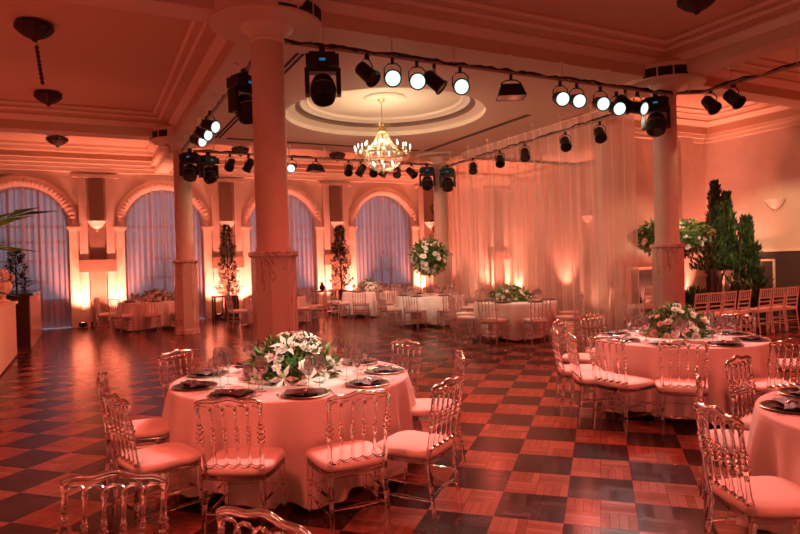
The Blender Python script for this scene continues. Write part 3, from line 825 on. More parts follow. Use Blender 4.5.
# ------------------------------------------------------------------ chairs in place
G = 'clear chairs around the front table'
x, y, r = T['front']
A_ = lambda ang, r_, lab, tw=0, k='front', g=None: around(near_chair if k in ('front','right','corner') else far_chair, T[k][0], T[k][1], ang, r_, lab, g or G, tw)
A_(-121.3, 1.50, 'clear chair at the front table, seen from behind, left of the middle cloth fold')
A_(-92, 1.56, 'clear chair at the front table, seen from behind, right of the middle cloth fold')
A_(-69.5, 1.65, 'clear side-on chair right of the front table, full cushion showing', 12)
A_(-24, 1.42, 'clear chair partly hidden behind the side-on chair at the right of the front table', 0)
A_(16, 1.32, 'clear chair at the far right of the front table, back showing beyond the plates')
A_(125, 1.36, 'clear chair on the far left side of the front table, back showing beside the plates')
A_(172, 1.44, 'clear chair at the left of the front table, farther of the two side-on ones')
A_(-151, 1.56, 'clear chair at the left of the front table with sparkling spindles, nearer of the two', -12)
G = 'clear chairs at the bottom edge'
seat_at(near_chair, .07, 2.62, -116, 'clear chair back rising from the bottom edge, larger and fully arched', G)
seat_at(near_chair, .47, 1.93, -150, 'top of a clear chair barely showing at the bottom edge, before the front table', G)
G = 'clear chairs around the table with blush flowers'
seat_at(near_chair, 4.52, 5.22, -32, 'clear chair farthest left at the blush-flower table, behind its side-on twin', G)
seat_at(near_chair, 4.36, 4.80, -30, 'second side-on clear chair at the left of the blush-flower table', G)
seat_at(near_chair, 4.38, 4.34, 6, 'clear chair at the blush-flower table, whole back and cushion visible at three-quarter', G)
A_(-140, 1.46, 'clear chair at the blush-flower table right of the long hanging cloth fold', 4, 'right')
A_(-104, 1.46, 'clear chair at the blush-flower table, back seen between that table and the corner table', 0, 'right')
A_(88, 1.38, 'far-side clear chair at the blush-flower table, left of the flowers', 0, 'right')
A_(118, 1.38, 'far-side clear chair at the blush-flower table beside the glasses on the left', 0, 'right')
A_(38, 1.38, 'far-side clear chair at the blush-flower table just right of the flowers', 0, 'right')
A_(10, 1.38, 'clear chair at the right end of the blush-flower table', 0, 'right')
A_(-35, 1.45, 'clear chair at the right edge of the photo behind the corner table', 0, 'right')
G = 'clear chairs around the corner table'
seat_at(near_chair, 2.80, 2.04, -24, 'large clear chair at the corner table, nearest on the right', G)
seat_at(near_chair, 3.60, 2.76, -50, 'clear chair seen edge-on just behind the large one at the corner table', G)
seat_at(near_chair, 4.30, 2.95, -78, 'clear chair with its back turned, left behind the corner table', G)
# middle and far tables
def ring(k, angs_, labs, g, rad):
    for a, l in zip(angs_, labs): A_(a, rad, l, R.uniform(-6,6), k, g)
ring('curtain', [-150,-108,-65,-20,165,120,75,25], ['clear chair at the curtain-side table, seen from behind, left one', 'clear chair at the curtain-side table, seen from behind, right one',
     'clear chair at the near right of the curtain-side table', 'clear chair at the right end of the curtain-side table next to the voile', 'clear chair at the left end of the curtain-side table',
     'clear chair at the far left of the curtain-side table', 'clear chair on the curtain-side table far side behind the flowers', 'clear chair at the far right of the curtain-side table beside the voile'], 'clear chairs around the curtain-side table', 1.44)
ring('centre', [-140,-100,-62,-178,-20,142,100,35], ['white-cushioned clear chair before the flower-ball table, left of its middle', 'white-cushioned clear chair before the flower-ball table, right of its middle',
     'clear chair at the near right of the flower-ball table', 'clear chair at the left end of the flower-ball table', 'clear chair at the right end of the flower-ball table',
     'clear chair behind the flower-ball table, far left', 'clear chair behind the flower-ball table, far middle', 'clear chair behind the flower-ball table, far right'], 'clear chairs around the flower-ball table', 1.46)
ring('far', [-165,-128,-92,-55,150,30], ['clear chair at the left end of the farthest table by the last window', 'clear chair before the farthest table, left of its middle', 'clear chair before the farthest table, right of its middle',
     'clear chair at the near right of the farthest table', 'clear chair behind the farthest table, left', 'clear chair behind the farthest table, right'], 'clear chairs around the farthest table', 1.43)
ring('left', [-178,-135,-98,-60,165,40], ['clear chair at the left end of the table beside the far left column', 'clear chair seen from behind at the far-left-column table, left one',
     'clear chair seen from behind, touching the far left column', 'clear chair at the far-left-column table, hidden partly by the column', 'clear chair behind the left of the far-left-column table', 'clear chair behind the right of the far-left-column table'], 'clear chairs around the far-left-column table', 1.46)
ring('hidden', [-165,-125,-55,-15,35], ['clear chair just left of the big near column, side-on', 'clear chair left of the big near column, its back to the dance floor',
     'clear chair just right of the big near column, seen from behind', 'clear chair right of the big near column, side-on', 'clear chair right of the big near column, farther back'], 'clear chairs around the table behind the big near column', 1.42)

# white slatted ceremony chairs
wc = empty('white_slatted_chair', label='x', cat='chair')
b = MB(); b.box(-.2,.2,-.19,.2,.43,.455); b.build('seat', M['white'], wc)
b = MB(); b.box(-.19,.19,-.18,.19,.455,.49); b.build('seat_cushion', M['cushion'], wc)
for sx in (-1,1):
    b = MB(); b.turned((sx*.185,.185,0),(sx*.18,.18,.43),[(0,.012),(1,.016)]); b.build('leg', M['white'], wc)
    b = MB(); b.turned((sx*.185,-.23,0),(sx*.18,-.185,.45),[(0,.012),(1,.016)]); b.build('leg', M['white'], wc)
b = MB()
for sx in (-1,1): b.turned((sx*.18,-.185,.45),(sx*.175,-.25,.92),[(0,.016),(1,.013)])
for z in (.57,.65,.73,.90): b.box(-.18,.18,-.21-(z-.45)*.09,-.195-(z-.45)*.09,z-.013,z+.013)
for i in range(5): b.turned((-.12+.06*i,-.222,.73),(-.12+.06*i,-.24,.9),[(0,.008),(.5,.011),(1,.008)],6)
b.build('backrest', M['white'], wc)
b = MB()
for z in (.16,.27):
    for sx in (-1,1): b.tube([(sx*.185,.185,z),(sx*.185,-.215,z)], .008, 6)
b.tube([(-.185,.183,.22),(.185,.183,.22)], .008, 6); b.tube([(-.185,-.21,.22),(.185,-.21,.22)], .008, 6); b.build('stretcher', M['white'], wc)
freeze(wc)
WL = ['white slatted chair, last on the right of the row below the right wall', 'white slatted chair, second from the right end of the row', 'white slatted chair, first right of the gap in the row',
      'white slatted chair, first left of the gap in the row', 'white slatted chair, second left of the gap in the row', 'white slatted chair, third left of the gap in the row', 'white slatted chair, left end of the row next to the blush flowers']
for x, l in zip((13.25,12.79,12.33,11.65,11.2,10.78,10.36), WL): place(wc, (x,8.05,0), R.uniform(-.06,.06), l, 'white slatted chairs in a row')
place(wc, (11.45,10.2,0), .05, 'white slatted chair between the curtain end and the column, left one', 'white slatted chairs by the fireplace')
place(wc, (11.9,10.55,0), -.04, 'white slatted chair between the curtain end and the column, right one', 'white slatted chairs by the fireplace')
place(wc, (11.1,10.9,0), .05, 'white slatted chair seen through the end of the long curtain', 'white slatted chairs by the fireplace')

# ------------------------------------------------------------------ tableware
def make_glass(h, r, name, cat='glass'):
    t = MB()
    t.lathe([(.034,0),(.034,.002),(.006,.006),(.004,.02),(.0035,h*.48),(.008,h*.5),(r*.75,h*.56),(r,h*.7),(r*.98,h*.8),(r*.8,h),(r*.77,h),(r*.93,h*.8),(r*.95,h*.7),(r*.7,h*.57),(.003,h*.52)], 14, cap=False)
    o = t.build(name, M['glass'], smooth=60); o['category'] = cat; o['label'] = 'x'; return o
g_big = make_glass(.25,.046,'wine_glass'); g_mid = make_glass(.215,.038,'wine_glass'); g_fl = make_glass(.25,.026,'champagne_flute')
def make_plate():
    t = empty('charger_plate', label='x', cat='plate')
    b = MB(); b.lathe([(.0,.004),(.11,.004),(.125,.008),(.165,.012),(.167,.010),(.12,.0),(.001,.0)], 32, cap=False); b.build('plate_well', M['plate'], t, smooth=True)
    b = MB(); b.lathe([(.158,.011),(.170,.015),(.175,.012),(.166,.007)], 32, cap=False); b.build('rim', M['rim'], t, smooth=True)
    b = MB(); b.lathe([(.001,.012),(.085,.012),(.105,.020),(.108,.018),(.085,.006),(.001,.006)], 32, cap=False); b.build('dinner_plate', M['plate'], t, smooth=True)
    return freeze(t)
pl = make_plate()
def make_napkin():
    t = empty('folded_napkin', label='x', cat='napkin'); b = MB()
    def f(u, v):
        a = (u-.5)*2; w = .045+.035*abs(a)**1.5
        z = .012 + .022*sin(PI*v)*(1-.3*abs(a)) + .004*sin(v*18)
        return (a*.14, (v-.5)*2*w, z)
    b.grid(f, 12, 10); b.grid(lambda u, v: ((u-.5)*.28, (v-.5)*2*(.045+.035*abs((u-.5)*2)**1.5), .012), 12, 2); b.build('cloth', M['napkin'], t, smooth=True)
    b = MB(); b.lathe([(.03,-.015),(.033,-.01),(.033,.01),(.03,.015)], 16, cap=False)
    b.v = [(z, x*1.1, .022+y*.6) for x, y, z in b.v]; b.build('napkin_ring', M['silver'], t, smooth=True)
    return freeze(t)
nk = make_napkin()
def cut(name, kind):
    b = MB()
    if kind == 'fork':
        b.box(-.003,.003,-.10,.03,0,.003); b.box(-.011,.011,.03,.05,0,.003)
        for x in (-.010,-.003,.004): b.box(x,x+.004,.05,.10,.001,.004)
    else: b.box(-.004,.004,-.11,.0,0,.004); b.box(-.009,.007,.0,.11,.0,.003)
    o = b.build(name, M['silver']); o['category'] = name; o['label'] = 'x'; return o
fk, kn = cut('fork','fork'), cut('knife','knife')
def setting(k, ang, where, full=True, glasses=3):
    x, y, r = T[k]; a = math.radians(ang); z = .761
    def P_(rad, tan): return (x+rad*cos(a)-tan*sin(a), y+rad*sin(a)+tan*cos(a), z)
    place(pl, P_(r-.19, 0), a, 'dark charger plate with a pale rim on ' + where, 'charger plates on ' + where)
    p = P_(r-.19, 0); place(nk, (p[0],p[1],z+.010), a+PI/2+.5*R.uniform(-1,1), 'dark folded napkin on a plate at ' + where, 'napkins on ' + where)
    if full:
        place(fk, P_(r-.19, -.19), a-PI/2+PI, 'silver fork on ' + where, 'forks on ' + where); place(kn, P_(r-.19, .19), a+PI/2, 'silver knife on ' + where, 'knives on ' + where)
    gs = [(g_big, r-.37, .13, 'large clear wine glass on '), (g_mid, r-.33, .045, 'small clear wine glass on '), (g_fl, r-.43, .06, 'slim clear champagne flute on ')][:glasses]
    for g, rad, tan, l in gs: place(g, P_(rad+R.uniform(-.01,.01), tan), 0, l + where, l.replace('large clear ','').replace('small clear ','').replace('slim clear ','').strip() + ' ' + where)
for a in range(-140, 220, 40): setting('front', a, 'the front table')
for a in range(-150, 210, 45): setting('right', a, 'the blush-flower table')
for a in (172,130,90,50): setting('corner', a, 'the corner table', True, 0 if a == 172 else 0)
for k, w in (('curtain','the curtain-side table'),('centre','the flower-ball table'),('far','the farthest table'),('left','the far-left-column table'),('hidden','the table behind the big near column')):
    for a in range(-160, 200, 60): setting(k, a+10, w, False, 2)

# ------------------------------------------------------------------ flowers
def rose(b, p, n, s):
    q = n.to_track_quat('Z','Y')
    for ring_, (cnt, rr2, tilt, L) in enumerate(((3,.15,1.25,.6),(5,.35,.9,.85),(6,.55,.5,1.0),(7,.7,.15,1.0))):
        for i in range(cnt):
            a = 2*PI*i/cnt+ring_*.5
            d = Vector((cos(a)*cos(tilt), sin(a)*cos(tilt), sin(tilt))); c = Vector((cos(a)*rr2*.35*s, sin(a)*rr2*.35*s, 0))
            b.leaf(p+q@c, q@d, q@Vector((-cos(a)*.3,-sin(a)*.3,1)), L*s*.75, s*.8, fold=-.18)
def lily(b, p, n, s):
    q = n.to_track_quat('Z','Y')
    for i in range(6):
        a = 2*PI*i/6+(.1 if i % 2 else 0); t_ = .55
        d = Vector((cos(a)*cos(t_), sin(a)*cos(t_), sin(t_))); nn = q@Vector((-cos(a)*.6,-sin(a)*.6,.8))
        m = p+q@d*s*.6; w = s*.36; side = (q@d).cross(nn).normalized()
        tip = m+(q@Vector((cos(a),sin(a),-.15))).normalized()*s*.6
        b.add([p, m+side*w*.5, tip, m-side*w*.5, m-nn.normalized()*s*.06], [(0,1,4),(1,2,4),(2,3,4),(3,0,4)])
def arrangement(name, loc, rx_, ry_, rz_, label, nl, nf, seed, pink=0, lilies=0, fs=.05, leafL=.09, dome=True, group=None, leafmats=('stemgreen','palegreen'), zb=0, cat='flower arrangement', loose=1.0, parts=True):
    rr = random.Random(seed); t = empty(name, loc, rr.uniform(0,6), label, cat, group)
    b = MB()
    def pt(lo=-.1):
        while True:
            v = Vector((rr.gauss(0,1), rr.gauss(0,1), rr.gauss(0,1))).normalized()
            if not dome or v.z > lo: return v
    for i in range(nl):
        v = pt(-.05); k = rr.uniform(.62,1.0)
        p = Vector((v.x*rx_*k, v.y*ry_*k, max(.0 if dome else -9, v.z*rz_*k)+zb))
        d = (v + Vector((rr.uniform(-.9,.9), rr.uniform(-.9,.9), rr.uniform(-.4,.8)))*loose)
        L = leafL*rr.uniform(.6,1.3)
        b.leaf(p, d, Vector((rr.uniform(-1,1),rr.uniform(-1,1),1)), L, L*.42, mi=0 if rr.random() < .62 else 1)
    # dark inner mass
    b.lathe([(.001,zb-(0 if dome else rz_*.6)),(rx_*.6,zb+(.01 if dome else -rz_*.35)),(rx_*.66,zb+rz_*.3),(rx_*.4,zb+rz_*.62),(.001,zb+rz_*.7)], 10, cap=False)
    b.v = b.v
    tag(b.build('foliage', [M[leafmats[0]], M[leafmats[1]]], t), kind='stuff')
    fb = None
    for i in range(nf):
        v = pt(.02); k = rr.uniform(.92,1.04); p = Vector((v.x*rx_*k, v.y*ry_*k, max(.03 if dome else -9, v.z*rz_*k)+zb)); s = fs*rr.uniform(.75,1.25)
        pk = rr.random() < pink; li = i < lilies
        b = MB() if parts or fb is None else fb
        if li: lily(b, p, v, s*2.0)
        else: rose(b, p, (v+Vector((0,0,.3))).normalized(), s)
        if parts: b.build('lily' if li else 'rose', M['pinkpetal'] if pk else M['petal'], t, smooth=60)
        else: fb = b
    if fb: tag(fb.build('white_blooms', M['petal'], t, smooth=60), kind='stuff')
    return t
arrangement('flower_centrepiece', (1.50,5.0,.76), .41,.36,.34, 'low white lily and rose centrepiece with green leaves on the front table', 760, 46, 3, pink=.08, lilies=8, fs=.055, leafL=.085)
arrangement('flower_centrepiece', (5.98,4.85,.76), .37,.37,.33, 'domed centrepiece of white and blush roses on the table by the curtain-end column', 620, 80, 5, pink=.42, lilies=3, fs=.046, leafL=.08)
arrangement('flower_centrepiece', (8.1,10.75,.76), .46,.42,.29, 'long low white centrepiece on the curtain-side table', 900, 90, 7, lilies=0, fs=.042, leafL=.10, leafmats=('palegreen','stemgreen'))
arrangement('flower_centrepiece', (7.95,17.8,.76), .38,.36,.34, 'round white centrepiece on the farthest table below the last arched window', 420, 80, 8, fs=.06, leafL=.1)
arrangement('flower_centrepiece', (1.72,18.55,.76), .42,.40,.30, 'white centrepiece on the table left of the far left column', 420, 80, 9, fs=.058, leafL=.1)
t = arrangement('tall_flower_ball', (8.1,14.2,.76), .46,.46,.44, 'large ball of white flowers and leaves on a tall clear stand', 950, 96, 11, fs=.07, leafL=.15, dome=False, zb=1.0)
b = MB(); b.lathe([(.12,0),(.12,.01),(.02,.02),(.015,.6),(.02,.62)], 16); b.build('clear_stand', M['glass'], t, smooth=40)
t = arrangement('tall_flower_arrangement', (12.05,9.8,0), 1.0,.6,.38, 'wide white flower and leaf arrangement raised high, behind the curtain-end column', 1700, 99, 12, fs=.07, leafL=.14, dome=False, zb=2.05)
b = MB(); b.lathe([(.16,0),(.16,.012),(.02,.02),(.014,1.8),(.1,1.84)], 16); b.build('thin_stand', M['steel'], t, smooth=40)

# ------------------------------------------------------------------ trees and plants
def slim_tree(x, y, h0, h1, r, label, seed, mats=('darkgreen','stemgreen'), nl=1500, blooms=0, potm='pot', shape=None, leafL=.10, poth=None, tx=0):
    rr = random.Random(seed); t = empty('potted_tree', (x,y,0), 0, label, 'potted tree')
    b = MB()
    for i in range(nl):
        q = rr.random(); z = h0+(h1-h0)*q
        w = r*((1-q)**.6*.9+.12) if shape is None else r*shape(q)
        a = rr.uniform(0,2*PI); k = rr.uniform(.3,1)**.6*w
        k *= .8+.35*sin(q*23+a*2)
        p = Vector((k*cos(a)+tx*q, k*sin(a), z)); d = Vector((cos(a),sin(a),rr.uniform(-.2,1.3)))
        L = leafL*rr.uniform(.6,1.3); b.leaf(p, d, Vector((rr.uniform(-1,1),rr.uniform(-1,1),1)), L, L*.45, mi=0 if rr.random() < .65 else 1)
    tag(b.build('foliage', [M[mats[0]], M[mats[1]]], t), kind='stuff')
    b = MB(); b.tube([(0,0,.3),(.02,0,h0+.2),(tx*.5,.02,(h0+h1)/2),(tx*.9,0,h1-.1)], [.035,.03,.02,.008], 7); b.build('trunk', M['bark'], t)
    ph = poth or .75
    b = MB(); b.lathe([(.16,0),(.19,.02),(.2,ph-.05),(.22,ph-.04),(.22,ph),(.18,ph),(.17,ph-.04),(.001,ph-.05)], 4, a0=PI/4, cap=True); b.build('planter', M[potm], t)
    if blooms:
        b = MB()
        for i in range(blooms):
            q = rr.random()**1.5*.55; a = rr.uniform(0,2*PI); w = r*.95
            rose(b, Vector((w*cos(a), w*sin(a), h0+(h1-h0)*q)), Vector((cos(a),sin(a),.3)).normalized(), .05)
        tag(b.build('white_blooms', M['petal'], t), kind='stuff')
    return t
slim_tree(3.95,19.75,.8,2.95,.36,'slim tree with white blooms near its base, left of the big near column', 21, mats=('darkgreen','stemgreen'), blooms=40)
slim_tree(7.75,19.75,.85,2.95,.38,'dark slim tree left of the arched window below the chandelier', 22, mats=('darkgreen','bark'), nl=1700)
slim_tree(-1.75,19.85,.9,2.3,.42,'leafy dark bush behind the dark bar counter by the first window', 23, mats=('darkgreen','stemgreen'), nl=900)
slim_tree(10.35,17.6,2.2,4.0,.22,'dark climbing greenery high beside the far right column', 24, mats=('darkgreen','stemgreen'), nl=500, poth=.5)
# the tall conifer: stacked tiers, taller spire on the left
def conif(q): 
    return (1-q)**.75*(.75+.25*abs(sin(q*14)))+.05
t = empty('conifer', (14.0,10.2,0), 0, 'tall dark conifer with a stepped spire against the glowing right wall', 'tree')
def spire(cx_, cy_, z0, z1, r, n, seed):
    rr = random.Random(seed); b = MB()
    for i in range(n):
        q = rr.random()**1.15; z = z0+(z1-z0)*q; w = r*conif(q); a = rr.uniform(0,2*PI); w *= .72+.30*sin(z*9+a*2+seed)+.2*sin(z*21+a*3); k = w*rr.uniform(.45,1.1)
        p = Vector((cx_+k*cos(a), cy_+k*sin(a), z)); d = Vector((cos(a)*.5,sin(a)*.5,rr.uniform(.5,1.3)))
        L = rr.uniform(.09,.2); b.leaf(p, d, Vector((rr.uniform(-1,1),rr.uniform(-1,1),.3)), L, L*.35, mi=0 if rr.random() < .7 else 1)
    return b
for i, (a, c_, z0, z1, r, n) in enumerate(((.25,.1,1.6,3.40,.30,1500),(.48,-.05,1.2,3.12,.40,1800),(.80,-.35,.6,2.50,.46,2000),(.0,.1,1.2,2.35,.58,700))):
    tag(spire(a, c_, z0, z1, r, n, 31+i).build('foliage', [M['darkgreen'], M['stemgreen']], t), kind='stuff')
b = MB(); b.tube([(0,0,.0),(0,.03,1.5),(0,.1,3.2)], [.05,.04,.01], 8); b.tube([(0,0,.4),(.3,-.1,1.3),(.33,-.1,2.8)], [.04,.03,.008], 7); b.tube([(0,0,.3),(.55,-.3,1),(.62,-.35,2.3)], [.04,.03,.008], 7)
b.build('trunk', M['bark'], t)
def bush(x, y, r, h, label, seed, n=600):
    rr = random.Random(seed); b = MB()
    for i in range(n):
        a = rr.uniform(0,2*PI); e = rr.uniform(.1,1.4); L = rr.uniform(.25,.6)*r*1.4
        d = Vector((cos(a)*cos(e), sin(a)*cos(e), sin(e)*h/r*.8)); p = Vector((x+rr.uniform(-.5,.5)*r, y+rr.uniform(-.5,.5)*r, rr.uniform(0,h*.5)))
        b.leaf(p, d, Vector((rr.uniform(-.3,.3),rr.uniform(-.3,.3),1)), L, L*.18, mi=0 if rr.random() < .8 else 1)
    return tag(b.build('leafy_bush', [M['darkgreen'], M['stemgreen']]), label, 'bush', 'dark bushes behind the white chairs')
bush(13.35,10.25,.5,1.2,'dark leafy bush left below the conifer behind the white chairs', 41)
bush(14.1,9.2,.65,1.15,'dark leafy bush below the conifer behind the white chair row gap', 42)
bush(14.9,8.4,.5,1.1,'dark leafy bush right below the wall frame behind the white chairs', 43)
bush(14.6,7.7,.55,.95,'dark leafy bush at the right edge below the dark wainscot', 44)
# palm at the left edge, close to the camera
t = empty('potted_palm', (-1.1,3.05,0), 0, 'blurred green palm fronds reaching in from the left edge', 'palm plant')
rr = random.Random(5)
def frond(p0, p1, sag, n, L):
    b = MB(); p0 = Vector(p0); p1 = Vector(p1); pts = []
    for i in range(n+1):
        q = i/n; p = p0.lerp(p1, q); p.z += sag*sin(PI*q*.85); pts.append(p)
    b.tube(pts, [.008*(1-i/n)+.002 for i in range(n+1)], 5)
    for i in range(4, n+1, 2):
        d = (pts[i]-pts[i-1]).normalized(); s = d.cross(Vector((0,0,1))).normalized()
        for sg in (-1,1):
            l = L*(.5+.6*sin(PI*min(1,i/n+.1))); b.leaf(pts[i], d*1.1+s*sg*.5+Vector((0,0,-.15)), Vector((0,0,1)), l, .042, mi=rr.random() < .6)
    return b
for j, (e, s_) in enumerate((((.78,-.42,1.66),.28),((.84,-.36,1.80),.22),((.70,-.30,1.52),.28),((.70,-.30,1.92),.22),((.50,-.2,2.32),.25),((-.5,.6,2.6),.5),((-.8,-.3,2.3),.5),((.3,-.7,2.4),.5),((.0,1.1,2.3),.4))):
    frond((0,0,1.0), e, s_, 22, .36).build('frond', [M['stemgreen'], M['palegreen']], t)
b = MB(); b.lathe([(.17,0),(.2,.02),(.24,.5),(.25,.52),(.22,.52),(.2,.46),(.001,.45)], 20); b.build('planter', M['white'], t, smooth=40)
b = MB(); b.tube([(0,0,.4),(.01,0,1.05)], .04, 8); b.build('trunk', M['bark'], t)

# ------------------------------------------------------------------ bar counters and side furniture
t = empty('bar_counter', (-2.0,13.1,0), 0, 'cream painted bar counter at the left edge', 'bar counter')
b = MB(); b.box(-.7,.70,-1.5,1.4,.04,1.06); b.build('body', M['cream'], t)
b = MB(); b.box(-.72,.74,-1.54,1.44,1.06,1.11); b.build('countertop', M['cream'], t)
b = MB(); b.box(-.66,.66,-1.46,1.36,0,.04); b.build('plinth', M['black'], t)
t = empty('bar_counter', (-2.0,17.5,0), 0, 'dark bar counter with a coral-lit side, behind the cream one', 'bar counter')
b = MB(); b.box(-.75,.84,-1.7,-1.66,.0,1.16); b.build('front_panel', M['darkwood'], t)
b = MB(); b.box(-.75,.86,-1.66,1.7,.0,1.16); b.build('side_panel', M['redwood'], t)
b = MB(); b.box(-.8,.92,-1.75,1.75,1.16,1.21); b.build('countertop', M['blackgloss'], t)
t = empty('ornate_urn', (-1.46,14.05,1.11), 0, 'cream ornate urn with pale flowers on the cream bar counter', 'urn')
b = MB(); b.lathe([(.11,0),(.12,.03),(.05,.06),(.04,.12),(.12,.2),(.16,.3),(.13,.38),(.17,.42),(.15,.42),(.1,.36)], 20, ribs=10, rd=.06); b.build('urn_body', M['cream'], t, smooth=True)
b = MB()
for i in range(26):
    v = Vector((rr.gauss(0,1), rr.gauss(0,1), abs(rr.gauss(0,1)))).normalized(); rose(b, v*.17+Vector((0,0,.45)), v, .07)
tag(b.build('pale_blooms', M['petal'], t), kind='stuff')
def console(x, y, rz, label):
    t = empty('console_table', (x,y,0), rz, label, 'side table', 'black side tables by the arcade wall')
    b = MB(); b.box(-.37,.37,-.22,.22,.74,.78); b.build('table_top', M['darkwood'], t)
    for sx in (-1,1):
        for sy in (-1,1):
            b = MB(); b.box(sx*.34-.025,sx*.34+.025,sy*.19-.025,sy*.19+.025,0,.74); b.build('leg', M['darkwood'], t)
    b = MB(); b.box(-.34,.34,-.2,-.17,.10,.14); b.box(-.34,.34,.17,.2,.10,.14); b.build('lower_rail', M['darkwood'], t)
console(3.72,19.15,.0,'black open-frame side table left of the big near column')
console(6.98,19.35,.0,'black open-frame side table right of the big near column, before the dark slim tree')
def vase(x, y, z, label, s=1):
    b = MB(); b.lathe([(.05*s,0),(.09*s,.06*s),(.1*s,.12*s),(.05*s,.2*s),(.04*s,.26*s),(.055*s,.28*s)], 16)
    return tag(b.build('dark_vase', M['black'], smooth=True), label, 'vase')
o = vase(0,0,0,'dark round vase on the side table right of the big near column'); o.location = (6.92,19.35,.78)
# fireplace against the alcove wall
t = empty('fireplace', (12.75,YW-.16,0), 0, 'pale mantelpiece with a black opening between the curtain end and the column', 'fireplace')
b = MB(); b.box(-.85,.85,-.22,.16,1.36,1.44); b.box(-.78,.78,-.16,.16,1.28,1.36); b.build('mantel_shelf', M['trim'], t)
for s in (-1,1):
    b = MB(); b.box(s*.64-.14,s*.64+.14,-.12,.155,0,1.28); b.build('side_pillar', M['trim'], t)
b = MB(); b.box(-.5,.5,-.04,.14,0,1.26); b.build('black_opening', M['vent'], t)

# ------------------------------------------------------------------ floor uplights
def make_up():
    t = empty('floor_uplight', label='x', cat='uplight')
    b = MB(); b.box(-.12,.12,-.08,.08,0,.02); b.box(-.12,-.105,-.02,.02,.02,.14); b.box(.105,.12,-.02,.02,.02,.14); b.build('bracket', M['black'], t)
    b = MB(); b.lathe([(.06,.05),(.10,.08),(.10,.19),(.095,.19)], 18, cap=False); b.lathe([(.001,.05),(.06,.05)],18,cap=False); b.build('housing', M['black'], t, smooth=40)
    b = MB(); b.lathe([(.001,.18),(.092,.18)], 18, cap=False); b.build('glowing_lens', M['glow'], t)
    return freeze(t)
upl = make_up()
UPN = {.3:'the ledge between the first two windows', 4.1:'the slim blooming tree', 7.9:'the dark slim tree', 11.7:'the pilaster right of the last window', 14.9:'the pilaster behind the long curtain'}
LIGHTS = []
def spot(loc, target, energy, col, ang=60, blend=.6, r=.06):
    d = bpy.data.lights.new('lamp', 'SPOT'); d.energy = energy; d.color = col; d.spot_size = math.radians(ang); d.spot_blend = blend; d.shadow_soft_size = r
    o = bpy.data.objects.new('spot_lamp', d); C.objects.link(o); o.location = loc
    v = Vector(target)-Vector(loc); o.rotation_euler = v.to_track_quat('-Z','Y').to_euler(); return o
RED = (1,.125,.08); CORAL = (1,.20,.10); WARM = (1,.66,.34); AMB = (1,.25,.155)
for x in PX:
    for s in (-1,1):
        place(upl, (x+s*.45, YB-.62, 0), 0, 'small black uplight on the floor %s of %s' % ('left' if s < 0 else 'right', UPN[x]), 'floor uplights along the arcade wall')
        spot((x+s*.45, YB-.62, .22), (x+s*.40, YB-.05, 2.7), 700, AMB, 95, .9)
for (x, y) in ((12.9,YW-.35),(14.2,YW-.35),(XR-.4,10.6),(XR-.4,14.5),(XR-.4,17.2)):
    place(upl, (x,y,0), 0, {12.9:'small uplight beside the pale mantelpiece',14.2:'small uplight behind the conifer base'}.get(x, 'small uplight at the foot of the right wall' + (' behind the conifer' if y < 11 else ' behind the long curtain, nearer one' if y < 15 else ' behind the long curtain, farther one')), 'floor uplights along the right wall')
    spot((x,y,.22), (x+(.25 if x > 15 else .0), y+(.25 if x < 15 else 0), 3.5), 600, AMB, 80, .8)

# ------------------------------------------------------------------ room light
def wash(loc, target, e, col=RED, ang=130): return spot(loc, target, e, col, ang, 1, .25)
for x, y in ((3.3,7.3),(5.6,7.3),(8.7,7.2)): wash((x,y,4.5), (x-1.5,y-4,0), 620)
for x, y in ((-1,2.2),(3.5,-1.6),(8.5,-.6),(12,3.5)): wash((x,y,4.7), (x,y+2.5,0), 560)  # added red fill near and behind the camera, fixtures unseen
for y in (10,13.5): wash((2.4,y,4.4), (-.5,y+1,0), 450); wash((9.5,y,4.3), (6,y,0), 180)
for x in (4.5,8): wash((x,16.1,4.4), (x,18.6,0), 350)
wash((12.7,9,4.7), (12.7,9,0), 350)
# light thrown up on the ceilings by added lamps with no fixtures
for (x, y, e) in ((-2.9,3,260),(-2.9,9.5,200),(-2.9,14.8,200),(14.8,2,220),(14.8,6.5,200),(3,-3.8,260),(9,-3.8,260)):
    spot((x,y,.3), (x+(1.2 if x < 0 else -1.2 if x > 14 else 0), y+(1.2 if y < -3 else 0), 5), e, RED, 100, 1, .2)
# peach wash on the long curtain, from the opposite pipe and from lamps added on the floor behind it
for y in (9.6,12.2,14.8): spot((2.5,y,4.4), (10.1,y+.6,2.4), 420, (1,.50,.35), 62, .9, .15)
for y in (10.6,13.0,15.4): spot((10.75,y,.2), (10.4,y,3.5), 110, (1,.36,.2), 100, .9, .1)
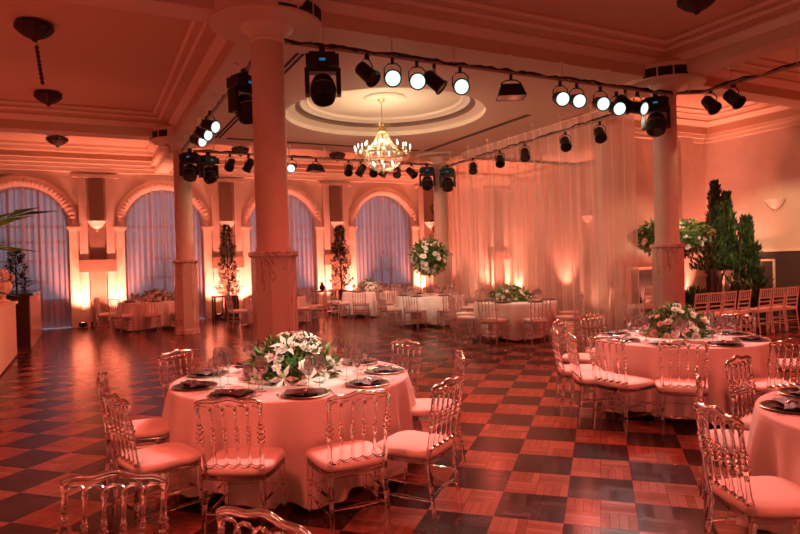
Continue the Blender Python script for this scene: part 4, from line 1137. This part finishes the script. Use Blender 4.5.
# warm white beams
spot((10.2,6.2,4.45), (12.1,9.7,2.05), 600, (1,.85,.62), 22, .7)  # added to brighten the tall flower arrangement
spot((10.2,5.6,4.45), (14.5,10.0,2.0), 700, (1,.8,.5), 20, .8)
spot((2.3,7.2,4.4), (-.45,2.8,1.9), 4500, (.95,.9,.5), 26, .8)  # added to brighten the palm fronds, no fixture here
spot((9.2,7.9,4.3), (8.15,10.75,.9), 700, (1,.8,.55), 26, .7)                 # curtain-side table
spot((3.4,8.0,4.3), (8.1,14.4,1.3), 1100, (1,.72,.5), 22, .7)
spot((6.0,16.0,4.4), (7.95,17.8,.8), 420, (1,.75,.55), 42, .8)                # flower ball table
spot((10.2,6.6,4.4), (15.1,9.3,1.9), 800, WARM, 32, .6)               # right wall glow
spot((10.2,7.2,4.4), (12.6,11.3,1.9), 480, WARM, 34, .7)              # alcove wall glow
spot((10.8,7.2,1.0+3.4), (9.95,8.2,2.8), 30, WARM, 40, .4)            # streak on the column
spot((9.3,15.8,4.3), (2.2,16.6,2.9), 420, WARM, 12, .4)               # round pool on the far left column
spot((8.2,1.2,4.6), (5.98,4.85,1.0), 1000, (1,.95,.75), 13, .7, .04)  # added to whiten the blush-flower centrepiece, unseen source
for x, tx, ty in ((4.0,1.2,5.2),(4.4,0.2,4.4),(5.15,2.4,4.0),(7.46,5.2,4.4),(8.02,3.6,2.8),(8.4,6.5,4.6)): spot((x,7.66,4.33), (tx,ty,.7), 230, (.85,1,.92), 44, .9, .04)   # the lit lamps of the near pipe
spot((3.4,.6,4.6), (1.5,5.0,.98), 1300, (.95,1,.8), 13, .7, .04)           # added cool spot on the front centrepiece, no fixture there
spot((2.4,13.0,4.35), (-1.2,10.5,0), 260, WARM, 40, .9)               # left floor
o = bpy.data.lights.new('chandelier_light','POINT'); o.energy = 130; o.color = (1,.78,.5); o.shadow_soft_size = .35
p = bpy.data.objects.new('chandelier_light', o); C.objects.link(p); p.location = (5.93,12.35,4.25)

w = bpy.data.worlds.new('dusk'); sc.world = w; w.use_nodes = True
bg = w.node_tree.nodes['Background']; bg.inputs[0].default_value = (.40,.385,.48,1); bg.inputs[1].default_value = .6
